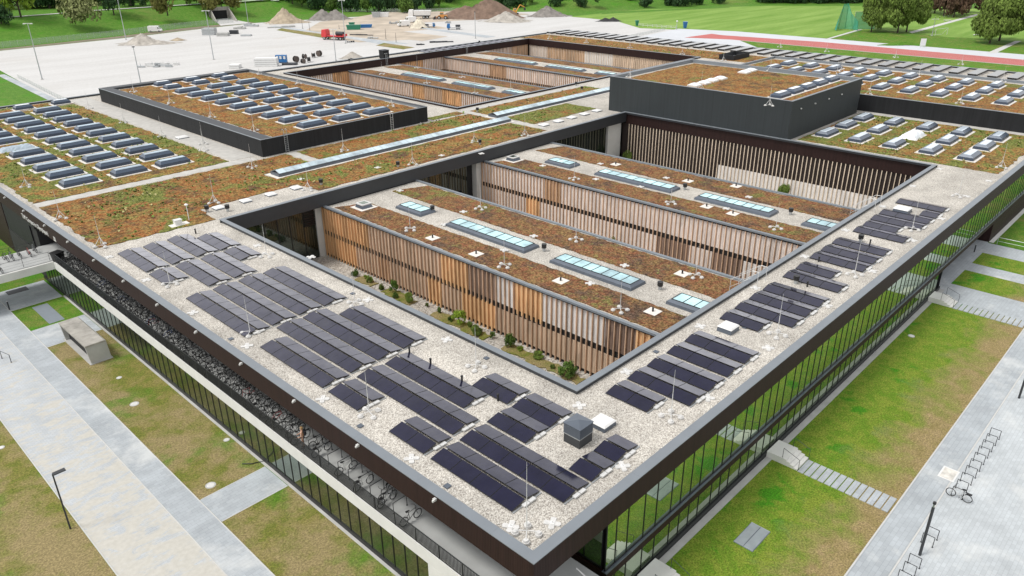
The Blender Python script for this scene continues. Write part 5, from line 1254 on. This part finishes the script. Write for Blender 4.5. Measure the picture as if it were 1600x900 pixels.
# hose on the lawn by the cross path
x, y = at(395, 726, .05); o = tag(MB().path([(x-.5, y+.7, .05), (x-.3, y+.35, .12), (x, y+.1, .10), (x+.4, y, .05), (x+.8, y-.25, .05)], .035).build('hose', G['black']), 'piece of black hose at the lawn corner by the cross path', 'hose')
# ------------------------------------------------------------------ the lot and the building site behind
def mast(px, py, ptop, lb, kind='cross', h=None):
    x, y = at(px, py, .05); h = h or rise(x, y, ptop); o = empty('light_mast', (x, y, 0), YAW, lb, 'light mast', 'light masts on the lot')
    MB().tube((0, 0, 0), (0, 0, h), .16, .09, 10).build('pole', G['galv'], o); MB().disc((0, 0, 0), .35, .25, 12).build('foot', G['concrete_grey'], o)
    if kind == 'cross': MB().box(-.09, -1.25, h, .09, 1.25, h+.14).box(-.35, -1.25, h-.1, .35, -.75, h-.002).box(-.35, .75, h-.1, .35, 1.25, h-.002).build('lamp_head', G['white_metal'], o)
    elif kind == 'globe': MB().disc((0, 0, h), .28, .24, 14, r2=.42).disc((0, 0, h+.245), .42, .28, 14, r2=.2).build('globe', G['white'], o)
    else: MB().box(-.2, -.3, h, .2, .3, h+.22).build('lamp_head', G['upstand'], o)
    return o
mast(66, 124, 37, 'tall twin-headed light mast, leftmost on the white lot')
mast(197, 62, -10, 'tall light mast cut by the top edge, left of the pale gravel heap')
mast(220, 130, 74, 'light mast with small dark head near the black hall', 'box')
mast(334, 93, 17, 'tall twin-headed light mast before the underpass portal')
mast(388, 36, -2, 'light mast on the far verge right of the underpass')
mast(525, 95, 46, 'light mast in front of the red truck, nearer one', 'cross')
mast(540, 68, 1, 'light mast beyond the red truck, reaching the top edge')
mast(743, 60, 19, 'thin light mast before the brown earth heap', 'box')
mast(1057, 46, 34, 'globe lamp at the corner of the sports field', 'globe')
mast(1456, 56, 30, 'pale training-ground mast with crossbar behind the white sign board', 'cross')
def fence(pts, hh, lb, name='mesh_fence'):
    o = empty(name, (*pts[0], 0), 0, lb, 'fence'); ox, oy = pts[0]
    m = MB(); n = MB()
    for (xa, ya), (xb, yb) in zip(pts, pts[1:]):
        L = math.hypot(xb-xa, yb-ya); k = max(1, int(L/2.5))
        for i in range(k):
            x, y = xa+(xb-xa)*i/k-ox, ya+(yb-ya)*i/k-oy; m.tube((x, y, 0), (x, y, hh), .04, n=5)
        n.quad([(xa-ox, ya-oy, .05), (xb-ox, yb-oy, .05), (xb-ox, yb-oy, hh), (xa-ox, ya-oy, hh)])
    m.build('post', G['galv'], o); n.build('wire_mesh', G['mesh'], o)
t = NT('wire_mesh'); t.color((.40, .44, .42)); t.b.inputs['Alpha'].default_value = .34; G['mesh'] = t.done(.6)
fence([(-60, 311.5), (57, 318.5), (101, 324.5), (133, 333.5), (160, 336)], 2.2, 'long grey mesh fence along the foot of the left grass bank')
fence([(37.5, 152), (39.5, 200), (42.2, 240)], 1.1, 'low fence along the left edge of the white lot')
fence([(232, 160), (262, 164)], 1.2, 'low barrier between white lot and pale court')
fence([(226, 342), (250, 305), (289, 285)], 1.8, 'dull mesh fence in front of the dark hedge behind the building site')

def heap(px, py, ptop, rx, ry, mat, lb, seed=1, peaks=((0, 0, 1, 1),), cat='heap'):
    x, y = at(px, py, .05); h = rise(x, y, ptop); rnd = random.Random(seed); m = MB(); n, k = 40, 16
    ph = [rnd.uniform(0, 6.28) for _ in range(6)]
    for j in range(k+1):
        for i in range(n):
            t = 2*math.pi*i/n; q = j/k; w_ = 1+.12*math.sin(3*t+ph[0])+.08*math.sin(7*t+ph[1])+.05*math.sin(13*t+ph[2])
            xx, yy = rx*q*w_*math.cos(t), ry*q*w_*math.sin(t)
            z = max(p_[3]*max(0, 1-math.hypot((xx/rx-p_[0])/p_[2], (yy/ry-p_[1])/p_[2])) for p_ in peaks)
            m.v.append((xx, yy, .06+h*(z**1.08)+(h*.11*rnd.uniform(-1, 1)*(1-q*.8) if 0 < j < k else 0)))
    for j in range(k):
        for i in range(n): m.f.append((j*n+i, (j+1)*n+i, (j+1)*n+(i+1) % n, j*n+(i+1) % n)); m.m.append(0)
    o = m.build('heap', mat, None, (x, y, 0), True); o.rotation_euler = (0, 0, YAW-math.pi/2); return tag(o, lb, cat)
def m_heap(n_, c): return plain(n_, c, .95, var=.30, scale=.5, bump=.6, bs=2.0)
HP = {'sand': m_heap('tan_rubble', (.36, .30, .22)), 'grey': m_heap('grey_rubble', (.20, .185, .17)), 'brown': m_heap('brown_soil', (.17, .115, .085)), 'pale': m_heap('pale_gravel_heap', (.36, .335, .30)), 'cream': m_heap('cream_sand', (.58, .53, .43))}
heap(228, 68, 52, 11.5, 6.5, HP['pale'], 'pale grey gravel heap on the white lot in front of the white van', 1, ((-.1, 0, .62, 1), (.45, 0, .5, .35)))
heap(278, 63, 59, 3.2, 2.2, HP['sand'], 'tiny tan heap beside the pale gravel heap', 2)
heap(447, 35, 13, 10.5, 8, HP['sand'], 'pointed tan rubble heap at the left end of the building site', 3, ((-.05, 0, .75, 1), (.5, 0, .5, .3)))
heap(515, 30, 14, 11, 8, HP['grey'], 'grey rubble heap right of the pointed tan heap', 4, ((-.3, 0, .65, 1), (.25, .1, .65, .97)))
heap(748, 27, -4, 22, 15, HP['brown'], 'huge dark brown soil heap at the top of the building site', 5, ((.25, 0, .75, 1), (-.3, .1, .6, .62), (-.55, -.1, .4, .4)))
heap(793, 33, 18, 12, 8, HP['pale'], 'whitish gravel heap in front of the brown soil heap', 6, ((-.05, 0, .85, 1),))
heap(855, 25, 9, 11, 7, HP['grey'], 'low grey-brown rubble heap right of the yellow excavator', 7, ((0, 0, .8, 1), (.4, 0, .55, .5)))
heap(655, 43, 28, 4.6, 4, HP['cream'], 'cream-coloured sand heap in front of the white tipper truck', 8, ((0, 0, .95, 1),))
heap(551, 91, 81, 4, 2.6, HP['pale'], 'small pale heap just beyond the far courtyard roof strip', 9)
heap(952, 33, 27, 6, 3, plain('black_waste', (.02, .02, .022), .7, var=.4, scale=1), 'black waste heap at the edge of the sports field', 10, ((-.3, 0, .6, .9), (.3, 0, .6, 1)))
heap(1011+400, 70, 66, 9, 2.5, G['bank'], 'low grassy mound behind the running track', 11)

paint = lambda n_, c: plain(n_, c, .35, var=.05)
VP = {'white': paint('white_vehicle_paint', (.75, .75, .75)), 'red': paint('red_vehicle_paint', (.55, .04, .045)), 'blue': paint('blue_vehicle_paint', (.02, .14, .36)), 'yellow': paint('yellow_machine_paint', (.60, .30, .04)), 'green': paint('green_container_paint', (.02, .19, .11)), 'orange': paint('orange_machine_paint', (.55, .24, .05))}
def wheels(o, spots, r, w_=.28):
    for x, y in spots:
        q = MB().tube((x, y-w_/2, r), (x, y+w_/2, r), r, n=16).build('wheel', G['tyre'], o)
        MB().tube((x, y-w_/2-.01, r), (x, y+w_/2+.01, r), r*.55, n=12).build('rim', G['galv'], q)
def van(px, py, rz, lb, paint='white'):
    x, y = at(px, py, .05); o = empty('van', (x, y, .05), rz, lb, 'van', 'vans')
    W = .98
    prof = [(-2.7, .35), (2.7, .35), (2.75, .95), (2.35, 1.25), (1.55, 2.35), (1.1, 2.5), (-2.6, 2.5), (-2.75, 2.2)]
    m = MB(); m.hull([(a, -W, b) for a, b in prof], [(a, W, b) for a, b in prof]); m.build('body', VP[paint], o, bevel=.06)
    MB().quad([(2.33, -.8, 1.33), (2.33, .8, 1.33), (1.66, .75, 2.26), (1.66, -.75, 2.26)]).quad([(1.2, -W-.012, 1.35), (2.1, -W-.012, 1.35), (1.6, -W-.012, 2.1), (1.2, -W-.012, 2.1)]).quad([(1.2, W+.012, 1.35), (1.2, W+.012, 2.1), (1.6, W+.012, 2.1), (2.1, W+.012, 1.35)]).build('window', G['glass_dark'], o)
    wheels(o, [(-1.7, -.85), (-1.7, .85), (1.75, -.85), (1.75, .85)], .36)
def truck(px, py, rz, lb, cab='white', bodym='white', kind='tipper', k=1.0):
    x, y = at(px, py, .05); o = empty('truck', (x, y, .05), rz, lb, 'truck', 'lorries on the building site'); o.scale = (k,)*3
    MB().box(-4.0, -.55, .75, 3.6, .55, 1.05).build('chassis', G['upstand'], o)
    prof = [(2.0, .8), (3.7, .8), (3.75, 1.7), (3.45, 3.0), (2.0, 3.05)]
    c = MB().hull([(a, -1.2, b) for a, b in prof], [(a, 1.2, b) for a, b in prof]).build('cab', VP[cab], o, bevel=.07)
    MB().quad([(3.765, -1.0, 1.85), (3.765, 1.0, 1.85), (3.50, 1.0, 2.85), (3.50, -1.0, 2.85)]).quad([(2.4, -1.215, 1.9), (3.4, -1.215, 1.9), (3.25, -1.215, 2.75), (2.4, -1.215, 2.75)]).build('window', G['glass_dark'], c)
    if kind == 'tipper':
        MB().hull([(-4.1, -1.05, 1.15), (1.7, -1.05, 1.15), (1.7, 1.05, 1.15), (-4.1, 1.05, 1.15)], [(-4.4, -1.28, 2.75), (1.8, -1.28, 2.75), (1.8, 1.28, 2.75), (-4.4, 1.28, 2.75)]).build('tipper_body', VP[bodym], o)
    elif kind == 'flat':
        MB().box(-4.1, -1.25, 1.06, 1.8, 1.25, 1.3).box(-4.1, -1.25, 1.301, -4.0, 1.25, 1.8).build('bed', VP[bodym], o)
        MB().tube((-1.0, 0, 1.9), (-3.6, 0, 1.9), .6, n=12).build('load', G['upstand'], o)
    wheels(o, [(-3.0, -1.0), (-3.0, 1.0), (-1.8, -1.0), (-1.8, 1.0), (2.8, -1.0), (2.8, 1.0)], .5, .35)
def digger(px, py, rz, lb, kind='excavator', paint='yellow'):
    x, y = at(px, py, .05); o = empty(kind, (x, y, .05), rz, lb, 'digger', 'diggers on the building site')
    if kind == 'excavator':
        for s in (-1.0, 1.0): MB().hull([(-1.9, s-.28, .0), (1.9, s-.28, .0), (1.9, s+.28, .0), (-1.9, s+.28, .0)], [(-2.2, s-.28, .85), (2.2, s-.28, .85), (2.2, s+.28, .85), (-2.2, s+.28, .85)]).build('track', G['black'], o)
        MB().box(-2.1, -1.3, .95, 1.2, 1.3, 1.9).build('house', VP[paint], o, bevel=.08); c = MB().box(.0, .2, 1.905, 1.3, 1.25, 3.0).build('cab', VP[paint], o, bevel=.06); MB().box(.1, .15, 2.1, 1.36, 1.30, 2.8).build('window', G['glass_dark'], c)
        MB().tube((1.1, -.2, 1.6), (3.2, -.2, 4.6), .30, .24, 6).tube((3.2, -.2, 4.6), (5.6, -.2, 3.4), .24, .18, 6).build('boom', VP[paint], o)
        MB().hull([(5.3, -.7, 2.0), (6.1, -.7, 2.0), (6.1, .4, 2.0), (5.3, .4, 2.0)], [(5.2, -.7, 3.1), (5.9, -.7, 3.1), (5.9, .4, 3.1), (5.2, .4, 3.1)]).tube((5.6, -.2, 3.4), (5.5, -.2, 3.0), .15).build('bucket', G['upstand'], o)
    else:
        MB().box(-2.8, -1.0, .9, 1.4, 1.0, 1.9).build('body', VP[paint], o, bevel=.08); c = MB().box(-1.0, -.8, 1.905, .6, .8, 3.2).build('cab', VP[paint], o, bevel=.06); MB().box(-.9, -.84, 2.2, .65, .84, 2.95).build('window', G['glass_dark'], c)
        MB().tube((1.2, -.5, 1.5), (3.0, -.5, .7), .13).tube((1.2, .5, 1.5), (3.0, .5, .7), .13).build('lift_arm', VP[paint], o)
        MB().hull([(2.9, -1.4, .2), (4.0, -1.4, .1), (4.0, 1.4, .1), (2.9, 1.4, .2)], [(2.8, -1.4, 1.3), (3.3, -1.4, 1.3), (3.3, 1.4, 1.3), (2.8, 1.4, 1.3)]).build('bucket', G['upstand'], o)
        wheels(o, [(-2.0, -1.1), (-2.0, 1.1), (1.1, -1.1), (1.1, 1.1)], .8, .55)
RT = YAW-math.pi/2                       # along the picture's width
van(243, 50, RT+.12, 'white panel van parked at the foot of the left grass bank')
van(631, 41, RT+math.pi+.3, 'white van on the building site, left of the cream sand heap'); van(641, 35, RT+math.pi+.3, 'white van behind the other van on the building site')
truck(655, 29, RT+math.pi, 'white tipper truck parked before the dark hedge', 'white', 'white', 'tipper', 1.35)
truck(522, 62, RT+math.pi-.35, 'red truck carrying a black drum on the building site', 'red', 'red', 'flat', 1.25)
truck(709, 46, RT+math.pi+.1, 'small blue truck alone on the white gravel', 'blue', 'white', 'flat', .78)
truck(672, 43, RT+.2, 'small blue and grey truck right of the cream sand heap', 'blue', 'white', 'flat', .6)
digger(690, 30, RT+math.pi, 'orange wheel loader at the left foot of the brown soil heap', 'wheel_loader', 'orange')
digger(765, 27, RT+math.pi-.2, 'yellow wheel loader in front of the brown soil heap', 'wheel_loader', 'yellow')
digger(803, 23, RT+.3, 'yellow excavator with raised boom between brown and grey heaps', 'excavator', 'yellow')
def skip(px, py, L, W, h, mat, rz, lb):
    x, y = at(px, py, .05); o = empty('skip_container', (x, y, .06), rz, lb, 'container', 'containers on the building site')
    MB().hull([(-L/2+.4, -W/2, 0), (L/2-.4, -W/2, 0), (L/2-.4, W/2, 0), (-L/2+.4, W/2, 0)], [(-L/2, -W/2, h), (L/2, -W/2, h), (L/2, W/2, h), (-L/2, W/2, h)]).build('body', mat, o)
    m = MB()
    for k in range(6): m.box(-L/2+.4+k*(L-.9)/5.2, -W/2-.08, .1, -L/2+.5+k*(L-.9)/5.2, -W/2-.002, h-.1)
    m.box(-L/2-.05, -W/2-.09, h-.08, L/2+.05, -W/2-.002, h+.02); m.build('rib', mat, o)
skip(553, 46, 6.2, 2.4, 1.9, VP['green'], RT+.1, 'long green container in the middle of the building site'); skip(550, 40, 2.6, 1.8, 1.4, VP['green'], RT, 'small green container behind the long green one')
skip(572, 43, 5.5, 2.3, 1.3, VP['blue'], RT+.15, 'blue container right of the green containers'); skip(1070, 44, 1.8, 1.6, 2.6, VP['blue'], RT, 'small blue cabin at the corner of the sports field')
skip(995, 40, 1.6, 1.4, 2.2, VP['green'], RT, 'small green cabin beside the sports field barrier')
skip(600, 26, 5.0, 2.2, 2.0, VP['white'], RT, 'pale stacked site container behind the blue container'); skip(588, 27, 4.0, 2.2, 2.4, G['galv'], RT, 'grey stacked site container left of the pale one')
def stack(px, py, n, m_, L, W, h, mat, rz, lb, name='block_stack', gap=.08, cat='stack'):
    x, y = at(px, py, .05); o = empty(name, (x, y, .06), rz, lb, cat)
    for i in range(n):
        for j in range(m_):
            MB().box(-L/2, (i-(n-1)/2)*(W+gap)-W/2, j*(h+gap), L/2, (i-(n-1)/2)*(W+gap)+W/2, j*(h+gap)+h).build('layer', mat, o)
    return o
stack(368, 106, 2, 2, 3.0, 1.4, .5, G['white'], RT, 'short white slab stack left of the blue tanks')
stack(417, 103, 2, 4, 7.0, 1.2, .55, G['white'], RT, 'long white slab stack beside the blue tanks')
stack(328, 54, 3, 3, 5.0, 1.2, .8, G['galv'], RT, 'stacked grey steel frames before the underpass', 'frame_stack'); stack(349, 56, 2, 2, 4.5, 1.4, .6, G['concrete_grey'], RT, 'lower grey slab stack right of the steel frames')
stack(366, 53, 1, 2, 3.4, 1.6, .7, G['upstand'], RT, 'dark crate stack right of the grey slabs', 'crate_stack'); stack(385, 56, 2, 1, 4.0, 1.2, .5, G['galv'], RT, 'low scattered steel parts left of the far mast', 'steel_parts')
rnd = random.Random(5)
x0, y0 = at(246, 103, .05); o = empty('scaffold_parts', (x0, y0, .06), RT, 'spread of pale scaffold parts on the white lot', 'scaffold parts')
for k in range(16):
    a, b = rnd.uniform(-5.5, 5.5), rnd.uniform(-2.6, 2.6); MB().box(a-1, b-.3, 0, a+rnd.uniform(.5, 1.5), b+.3, rnd.uniform(.25, .75)).tube((a, b, 0), (a, b, rnd.uniform(.8, 1.5)), .05, n=5).build('frame_piece', G['galv'] if k % 2 else G['white_metal'], o)
for k, px in enumerate((435, 440, 446)):
    x, y = at(px, 98, .05); o = empty('tank', (x, y, .06), RT, 'blue tank with a white front, %s of three on the lot' % ('left', 'middle', 'right')[k], 'tank', 'blue tanks on the lot')
    MB().box(-.62, -.6, .15, .62, .6, 2.4).build('body', VP['blue'], o, bevel=.08); MB().box(-.35, -.63, 1.2, .35, -.602, 2.1).build('label', G['white'], o); MB().box(-.65, -.62, 0, .65, .62, .148).build('pallet', G['upstand'], o)
for k, (px, py, r_) in enumerate(((463, 97, .95), (474, 99, .7), (483, 97, .9), (476, 92, .8), (490, 90, .8), (499, 88, .95))):
    x, y = at(px, py, .05); o = empty('cable_drum', (x, y, .06), RT+rnd.uniform(-1.4, 1.4), 'dark cable drum in the pile right of the blue tanks, %s from the left' % ORD[k+1], 'cable drum', 'dark cable drums')
    MB().tube((0, -.5, r_), (0, -.42, r_), r_, n=16).tube((0, .42, r_), (0, .5, r_), r_, n=16).build('flange', plain('drum_wood', (.09, .07, .06), .8, var=.3), o); MB().tube((0, -.419, r_), (0, .419, r_), r_*.7, n=16).build('cable', G['black'], o)
stack(453, 101, 2, 1, 4.5, 1.0, .5, G['upstand'], RT, 'dark beams lying before the cable drums', 'beam_stack')
# underpass portal in the bank
p = Vector((157+.30*24, 334+.954*24, 0)); pr_ = -math.atan2(.30, .954)
o = empty('underpass_portal', p, pr_, 'dark underpass portal with concrete wing walls in the grass bank', 'underpass')
MB().box(-5.0, 0, 4.0, 5.0, 1.2, 5.6).build('lintel', G['weathered'], o)
MB().box(-5.0, .02, 0, -3.4, 1.2, 3.999).build('jamb', G['weathered'], o); MB().box(3.4, .02, 0, 5.0, 1.2, 3.999).build('jamb', G['weathered'], o)
MB().box(-3.4, .5, .1, 3.4, 1.1, 3.999).build('tunnel_shade_block', G['dark'], o)  # dark block painted in for the shade inside the tunnel mouth
for s in (-1, 1): MB().hull([(s*4.0, -.02, 0), (s*4.5, -.02, 0), (s*4.9, -17, 0), (s*4.4, -17, 0)], [(s*4.0, -.02, 5.4), (s*4.5, -.02, 5.4), (s*4.9, -17, .4), (s*4.4, -17, .4)]).build('wing_wall', G['weathered'], o)
struct(MB().quad([(149, 327, .09), (164, 327, .09), (p.x+3.6, p.y, .09), (p.x-3.6, p.y, .09)]), 'path', G['lot'])
# net cage and goals on the sports field
x, y = at(1319, 47, .05); h = rise(x, y, 6); o = empty('throwing_cage', (x, y, .05), RT, 'tall turquoise net cage for hammer throwing on the sports field', 'net cage')
t = NT('green_net'); t.color((.05, .38, .30)); t.b.inputs['Alpha'].default_value = .62; G['net'] = t.done(.7)
pts = [(-4.2, -2.5), (-3.4, 1.2), (-1.2, 3.2), (1.6, 3.2), (3.8, 1.2), (4.4, -2.5)]
tops = [(-3.9, -2.4, h*.38), (-2.6, 1.0, h*.42), (-.9, 2.0, h*.96), (.9, 2.0, h), (2.4, 1.0, h*.62), (4.1, -2.4, h*.35)]
m = MB()
for i in range(5): m.quad([(*pts[i], .1), (*pts[i+1], .1), tops[i+1], tops[i]])
m.build('net', G['net'], o); m = MB()
for a, b in zip(pts, tops): m.tube((*a, 0), b, .09, n=6)
m.path(tops, .05); m.build('frame', VP['green'], o)
MB().quad([(4.6, 2.5, .1), (13.5, 2.5, .1), (13.5, 2.5, h*.66), (4.6, 2.5, h*.66)]).build('net', G['net'], o); MB().tube((4.6, 2.5, 0), (4.6, 2.5, h*.68), .08).tube((13.5, 2.5, 0), (13.5, 2.5, h*.68), .08).tube((4.6, 2.5, h*.67), (13.5, 2.5, h*.67), .06).build('frame', G['galv'], o)
x, y = at(1441, 74, .06); o = empty('sign_board', (x, y, .06), RT, 'blank white board standing beside the running track', 'sign')
MB().box(-.95, -.05, .5, .95, .05, 2.9).build('board', G['white'], o); MB().tube((-.7, 0, 0), (-.7, 0, .5), .05).tube((.7, 0, 0), (.7, 0, .5), .05).build('leg', G['galv'], o)
x, y = at(1470, 55, .06); o = empty('goal', (x, y, .06), RT+.5, 'white football goal on the right-hand pitch', 'goal')
MB().path([(-3.66, 0, 0), (-3.66, 0, 2.44), (3.66, 0, 2.44), (3.66, 0, 0)], .07).path([(-3.66, 0, 2.44), (-3.66, 2, 0), (3.66, 2, 0), (3.66, 0, 2.44)], .04).build('frame', G['white'], o)
for k in range(9):
    x, y = at(1462+k*6.5, 25-.6*k+4, .06); o = empty('parked_bicycle', (x, y, .06), RT+1.2, 'pale bicycle parked under the copper trees, %s from the left' % ORD[k+1], 'bicycle', 'bicycles under the copper trees')
    MB().ring((0, 0, .35), .33, .03, 'y', 12, 4).ring((1.05, 0, .35), .33, .03, 'y', 12, 4).build('wheel', G['tyre'], o); MB().path([(0, 0, .35), (.4, 0, .8), (.9, 0, .8), (1.05, 0, .35)], .03).build('frame', G['white_metal'], o)
for k, (px, py) in enumerate(((1527, 56), (1405, 8), (1480, 33))):
    x, y = at(px, py, .06); o = empty('bench', (x, y, .06), RT, ('pale bench left of the large right-hand chestnut', 'white hut roof seen above the chestnut clump', 'pale bench by the path under the copper trees')[k], 'bench')
    MB().box(-1.5, -.5, .4, 1.5, .5, .5).build('seat', G['white'], o); MB().box(-1.3, -.3, 0, -1.1, .3, .4).box(1.1, -.3, 0, 1.3, .3, .4).build('leg', G['galv'], o)
for k, (px, py, lb) in enumerate(((308, 1.5, 'dark car parked on the park road at the top, left one'), (405, 1.5, 'silver car on the park road at the top, middle one'), (430, 2, 'white car on the park road at the top, right one'))):
    p = up(px, py, 6.5); o = empty('car', p, RT, lb, 'car', 'cars on the park road'); mt = (paint('dark_car_paint', (.02, .025, .05)), paint('silver_car_paint', (.4, .42, .44)), VP['white'])[k]
    pr = [(-2.1, .3), (2.1, .3), (2.15, .75), (1.2, .95), (-2.1, .95)]; MB().hull([(a, -.88, b) for a, b in pr], [(a, .88, b) for a, b in pr]).build('body', mt, o, bevel=.05)
    pr = [(-1.8, .952), (1.05, .952), (.4, 1.45), (-1.4, 1.45)]; MB().hull([(a, -.78, b) for a, b in pr], [(a, .78, b) for a, b in pr]).build('cabin', G['glass_dark'], o); wheels(o, [(-1.3, -.8), (-1.3, .8), (1.35, -.8), (1.35, .8)], .32, .2)

# scattered site clutter
rnd = random.Random(77)
for k, (px, py, ptop) in enumerate(((473, 45, 28), (484, 48, 34), (603, 61, 45), (619, 66, 51), (530, 45, 39))):
    x, y = at(px, py, .05); h = rise(x, y, ptop); o = empty('survey_pole', (x, y, 0), 0, 'thin dark pole on the building site, %s from the left' % ORD[k+1] if k < 4 else 'short dark pole behind the red truck', 'pole', 'thin poles on the building site')
    MB().tube((0, 0, 0), (0, 0, h), .09, .06, 8).build('pole', G['railing'], o); MB().box(-.3, -.3, 0, .3, .3, .2).build('foot', G['concrete_grey'], o)
for k, (px, py, L, W, h, mt, lb) in enumerate(((690, 66, 9, 1.2, .4, 'upstand', 'long dark board stack lying near the far courtyard roof'), (657, 70, 3, 1, .4, 'upstand', 'small dark board stack by the grass strip'), (565, 55, 10, .5, .3, 'upstand', 'long dark pipe run beside the red truck'),
        (548, 66, 3, .8, .4, 'upstand', 'dark boards lying right of the red truck'), (583, 60, 4, 2, .5, 'concrete_grey', 'grey slab pile in the middle of the building site'), (440, 43, 12, 1.2, .6, 'concrete_grey', 'long grey slab line under the pointed heap'),
        (615, 37, 4, 1.5, .8, 'galv', 'grey pallet row left of the vans'), (700, 36, 2.5, 1.2, .7, 'galv', 'small grey crate near the blue truck'), (375, 45, 5, 2.5, 1.0, 'concrete_grey', 'grey rubble crates at the underpass path'), (393, 41, 7, 1.5, .9, 'galv', 'pale barrier frames at the foot of the right-hand mast'))):
    x, y = at(px, py, .05); o = empty('material_stack', (x, y, .07), RT+rnd.uniform(-.3, .3), lb, 'material stack', 'material on the building site')
    for q in range(4):
        a0 = -L/2+q*L/4; MB().box(a0, -W/2+rnd.uniform(-.2, .2), 0, a0+L/4-.1, W/2+rnd.uniform(-.2, .2), h*rnd.uniform(.6, 1.3)).build('piece', G[mt], o)
for k in range(8):
    x, y = at(1001+k*7.3, 41+.55*k, .06); o = empty('barrier', (x, y, .06), RT-.08, 'pale site barrier along the sports field edge, %s from the left' % ORD[k+1], 'barrier', 'site barriers by the sports field')
    MB().path([(-.95, 0, 0), (-.95, 0, 1.1), (.95, 0, 1.1), (.95, 0, 0)], .05).build('frame', G['white_metal'], o); MB().box(-.9, -.02, .45, .9, .02, .62).build('board', G['white'], o)
